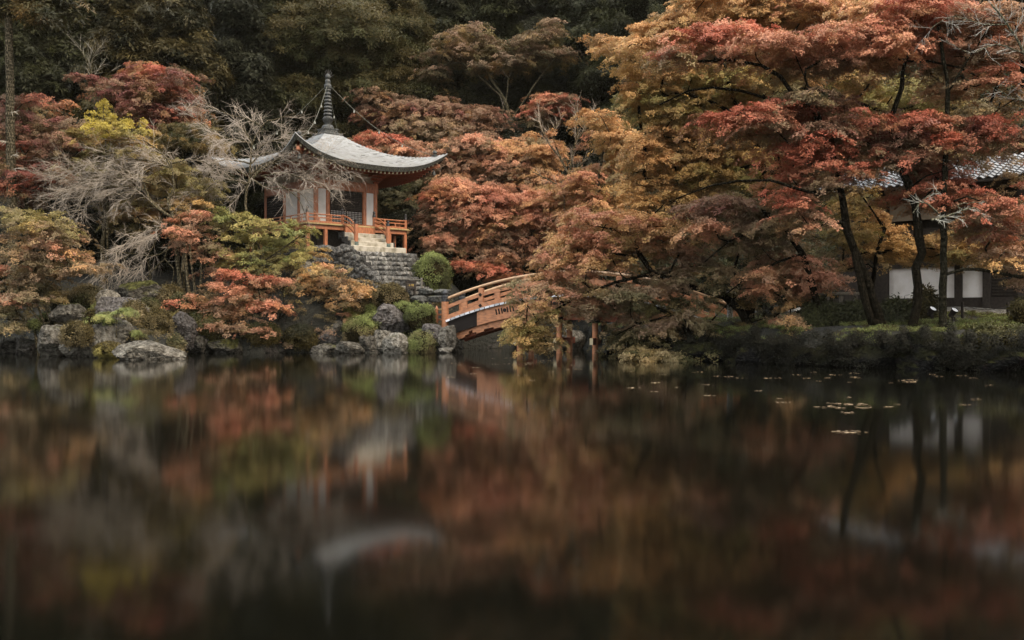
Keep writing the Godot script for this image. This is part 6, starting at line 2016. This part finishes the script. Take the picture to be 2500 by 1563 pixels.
func bare_trees() -> void:
	var pale := Color(0.31, 0.262, 0.205)
	bare_tree("leafless weeping tree with pale arching boughs over the left shore", 436, 54.6, [
		[0.13, 0.10, 0, 0, 0, [[440, 700], [434, 640], [428, 580], [424, 534]]],
		[0.10, 0.05, 0.9, 2, 0.10, [[424, 534], [412, 490], [424, 462], [422, 420], [416, 396]]],
		[0.09, 0.05, 0.9, 3, 0.12, [[420, 530], [392, 514], [368, 490], [356, 462], [352, 446]]],
		[0.05, 0.015, 1.0, 6, 0.16, [[356, 462], [310, 456], [262, 456], [220, 464], [180, 470]]],
		[0.05, 0.015, 1.0, 6, 0.16, [[352, 446], [320, 432], [280, 436], [236, 450], [190, 500]]],
		[0.045, 0.015, 1.0, 6, 0.16, [[352, 446], [310, 420], [250, 430], [180, 440], [110, 425]]],
		[0.045, 0.015, 1.0, 6, 0.18, [[356, 462], [330, 470], [310, 500], [290, 530]]],
		[0.05, 0.015, 1.0, 6, 0.14, [[418, 410], [380, 400], [330, 404], [280, 424]]],
		[0.05, 0.015, 1.0, 6, 0.14, [[418, 400], [450, 392], [486, 392], [520, 410]]],
		[0.05, 0.015, 1.1, 5, 0.12, [[352, 446], [290, 440], [210, 446], [150, 470], [120, 492]]],
		[0.045, 0.014, 1.1, 5, 0.14, [[356, 462], [290, 474], [230, 486], [180, 520]]],
		[0.04, 0.014, 1.1, 5, 0.10, [[418, 410], [360, 392], [280, 390], [200, 410], [140, 440]]],
		[0.045, 0.015, 0.9, 6, 0.14, [[422, 420], [400, 380], [366, 366], [320, 372]]],
		[0.04, 0.012, 0.8, 5, 0.10, [[416, 396], [390, 370], [350, 345], [300, 340], [250, 360]]],
		[0.06, 0.02, 1.0, 6, 0.20, [[428, 580], [402, 556], [374, 572], [330, 606], [290, 650], [262, 680]]],
		[0.05, 0.015, 1.0, 6, 0.20, [[402, 556], [360, 560], [310, 590], [280, 630], [250, 670]]],
		[0.05, 0.015, 1.0, 6, 0.20, [[402, 556], [380, 590], [350, 640], [320, 680]]],
		[0.045, 0.012, 0.8, 5, 0.14, [[424, 600], [380, 624], [330, 620], [260, 616], [190, 622]]],
		[0.06, 0.03, 0.3, 1, 0.1, [[428, 580], [412, 600], [404, 624], [402, 632]]],
		[0.04, 0.012, 0.6, 2, 0.22, [[402, 632], [370, 664], [342, 700], [330, 730], [328, 760], [334, 780], [316, 796]]],
		[0.04, 0.012, 0.5, 2, 0.22, [[402, 632], [422, 654], [424, 676], [416, 700], [416, 724], [404, 744]]],
		[0.03, 0.010, 0.4, 3, 0.2, [[404, 744], [396, 764], [370, 768]]],
		[0.03, 0.010, 0.5, 3, 0.2, [[416, 720], [418, 780], [426, 800], [428, 824]]]], pale, 81)
	bare_tree("leafless pale twiggy tree reaching across the hall's left side", 620, 56.0, [
		[0.08, 0.07, 0, 0, 0, [[620, 640], [612, 560], [600, 500], [606, 450]]],
		[0.10, 0.05, 0.9, 4, 0.10, [[606, 450], [630, 420], [660, 400], [690, 384]]],
		[0.06, 0.03, 0.9, 4, 0.08, [[606, 450], [612, 400], [616, 350], [640, 310], [652, 296]]],
		[0.06, 0.015, 1.0, 7, 0.10, [[660, 400], [700, 392], [740, 396], [780, 410], [830, 430]]],
		[0.05, 0.015, 1.0, 7, 0.14, [[640, 430], [690, 424], [740, 436], [780, 450], [812, 474]]],
		[0.05, 0.015, 1.0, 7, 0.10, [[690, 384], [730, 376], [780, 384], [820, 396]]],
		[0.05, 0.012, 0.9, 7, 0.10, [[606, 440], [640, 402], [690, 396], [736, 404]]],
		[0.05, 0.012, 0.9, 7, 0.10, [[604, 430], [560, 408], [516, 412]]],
		[0.05, 0.012, 0.9, 7, 0.08, [[612, 400], [640, 376], [680, 372], [720, 380]]],
		[0.05, 0.012, 0.9, 7, 0.06, [[640, 310], [600, 290], [560, 280], [520, 262], [490, 246]]],
		[0.05, 0.012, 0.9, 7, 0.06, [[652, 296], [680, 290], [710, 280], [726, 276]]],
		[0.05, 0.012, 1.0, 7, 0.10, [[616, 350], [570, 340], [530, 330], [490, 300], [450, 270]]],
		[0.05, 0.012, 1.0, 7, 0.12, [[612, 400], [560, 390], [520, 400], [480, 430], [470, 470]]],
		[0.05, 0.012, 1.0, 7, 0.12, [[606, 450], [560, 440], [520, 450], [490, 480]]],
		[0.05, 0.012, 1.0, 7, 0.12, [[612, 380], [650, 350], [700, 340], [740, 350]]],
		[0.05, 0.012, 0.9, 6, 0.20, [[640, 430], [680, 450], [712, 470], [736, 500], [752, 550]]],
		[0.05, 0.012, 0.9, 6, 0.20, [[620, 440], [650, 460], [690, 460], [730, 470], [764, 510]]],
		[0.05, 0.012, 0.9, 6, 0.16, [[606, 450], [580, 480], [560, 500], [572, 520]]],
		[0.04, 0.012, 0.9, 6, 0.06, [[616, 350], [590, 310], [560, 320], [520, 360]]]], Color(0.31, 0.262, 0.21), 82)
	bare_tree("slender leafless grey tree standing against the dark cypress", 246, 64.0, [
		[0.06, 0.04, 0, 0, 0, [[262, 420], [252, 300], [240, 240], [226, 200]]], [0.05, 0.015, 0.8, 5, -0.10, [[226, 200], [214, 160], [202, 130], [194, 116]]], [0.04, 0.015, 0.8, 5, -0.10, [[226, 200], [224, 160], [230, 130], [240, 116]]], [0.03, 0.012, 0.7, 4, -0.06, [[240, 240], [256, 190], [276, 170]]]], Color(0.22, 0.20, 0.16), 83, "bare_tree", "", 0.5)


func ground_cover() -> void:
	rng.seed = 91
	# grass on the mound by the azaleas and tufts between the shore rocks
	var lv := Leaves.new()
	for i in 2600:
		var u := R(840, 1090)
		var d := R(52.2, 54.6)
		var p := G(u, d)
		if fine.get_noise_3dv(p * 6.0) < -0.1:
			continue
		lv.put(p, turned(Vector3.UP, R(0.5, 1.1)), Color(0.19, 0.19, 0.06) * R(0.7, 1.3))
	for q in [[205, 46.0], [240, 46.0], [214, 45.8], [880, 51.4], [905, 51.5], [780, 51.2], [960, 51.3], [1040, 51.4], [430, 50.6], [600, 51.0]]:
		for i in 16:
			lv.put(G(q[0] + R(-14, 14), q[1] + R(-0.3, 0.3), 0.05), turned((Vector3.UP + Vector3(R(-0.4, 0.4), 0, R(0, 0.5))).normalized(), R(0.9, 1.6)), Color(0.21, 0.18, 0.06) * R(0.7, 1.2))
	leaves_part("grass", lv, "grass", self)
	# low leafy cover and moss plants on the banks
	lv = Leaves.new()
	for i in 9000:
		var u := R(1440, 2560)
		var d := shore(u) + pow(rng.randf(), 1.5) * 9.0 + 0.15
		var p := G(u, d, 0.06)
		if fine.get_noise_3dv(p * 4.0) < -0.05:
			continue
		lv.put(p, turned((Vector3.UP + Vector3(R(-0.5, 0.5), 0, R(-0.2, 0.6))).normalized(), R(0.6, 1.2)), (PAL.E if rng.randf() < 0.4 else PAL.V) * R(0.4, 1.0))
	leaves_part("moss_plants", lv, "shrub", self)
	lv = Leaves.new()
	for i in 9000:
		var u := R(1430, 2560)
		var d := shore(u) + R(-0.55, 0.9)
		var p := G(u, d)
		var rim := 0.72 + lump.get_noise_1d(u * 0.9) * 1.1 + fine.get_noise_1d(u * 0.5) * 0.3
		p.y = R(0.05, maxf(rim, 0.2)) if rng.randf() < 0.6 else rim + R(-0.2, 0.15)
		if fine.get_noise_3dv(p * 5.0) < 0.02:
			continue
		lv.put(p, turned((Vector3.UP + Vector3(R(-0.6, 0.6), 0, R(0.0, 0.9))).normalized(), R(0.7, 1.6)), PAL.D.lerp(PAL.E, rng.randf() * 0.3) * R(0.14, 0.40))  # leaf colours cut far down: the shade under the trees is painted in
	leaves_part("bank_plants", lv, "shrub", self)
	lv = Leaves.new()
	for i in 7000:
		var u := R(-60, 1100)
		var d := shore(u) + pow(rng.randf(), 1.2) * 8.0 + 0.1
		var p := G(u, d, 0.05)
		if fine.get_noise_3dv(p * 4.0) < 0.0:
			continue
		lv.put(p, turned((Vector3.UP + Vector3(R(-0.5, 0.5), 0, R(-0.2, 0.6))).normalized(), R(0.6, 1.3)), (PAL.E if rng.randf() < 0.6 else PAL.M) * R(0.6, 1.4))
	leaves_part("ground_cover", lv, "shrub", self)
	# fallen leaves drifting on the pond
	lv = Leaves.new()
	var rafts := []
	for i in 48:
		var u := R(1480, 2560)
		var f := pow(rng.randf(), 1.6)
		var v := lerpf(900, 990, f) + (u - 1480) * 0.018
		rafts.append([u, v, R(5, 20)])
	for i in 26:
		rafts.append([R(1100, 1420), R(868, 930), R(4, 14)])
	for q in [[2075, 1056, 40], [2010, 994, 30], [2085, 988, 40], [2050, 986, 26], [2110, 996, 18], [2070, 1008, 20], [1600, 935, 14]]:
		rafts.append(q)
	for q in rafts:
		var d: float = F * EYE / (q[1] - 781.5)
		var w: float = q[2] / F * d
		for k in int(2 + q[2] * 0.45):
			var p := P(q[0], 781.5, d)
			p.y = 0.006 + R(0, 0.008)
			p.x += R(-1, 1) * w
			p.z += R(-1, 1) * w * 0.55
			lv.put(p, turned((Vector3.UP + Vector3(R(-0.12, 0.12), 0, R(-0.12, 0.12))).normalized(), R(0.7, 1.2)), Color(0.30, 0.215, 0.13) * R(0.6, 1.3))
	var one := MB.new()
	for k in [-1.2, -0.6, 0.0, 0.6, 1.2]:
		leaf_tri(one, Vector3.ZERO, Vector3.UP, Vector3.FORWARD.rotated(Vector3.UP, k), 0.055, 0.022)
	sprays["fallen"] = one.mesh()
	leaves_part("floating_leaves", lv, "fallen", self)
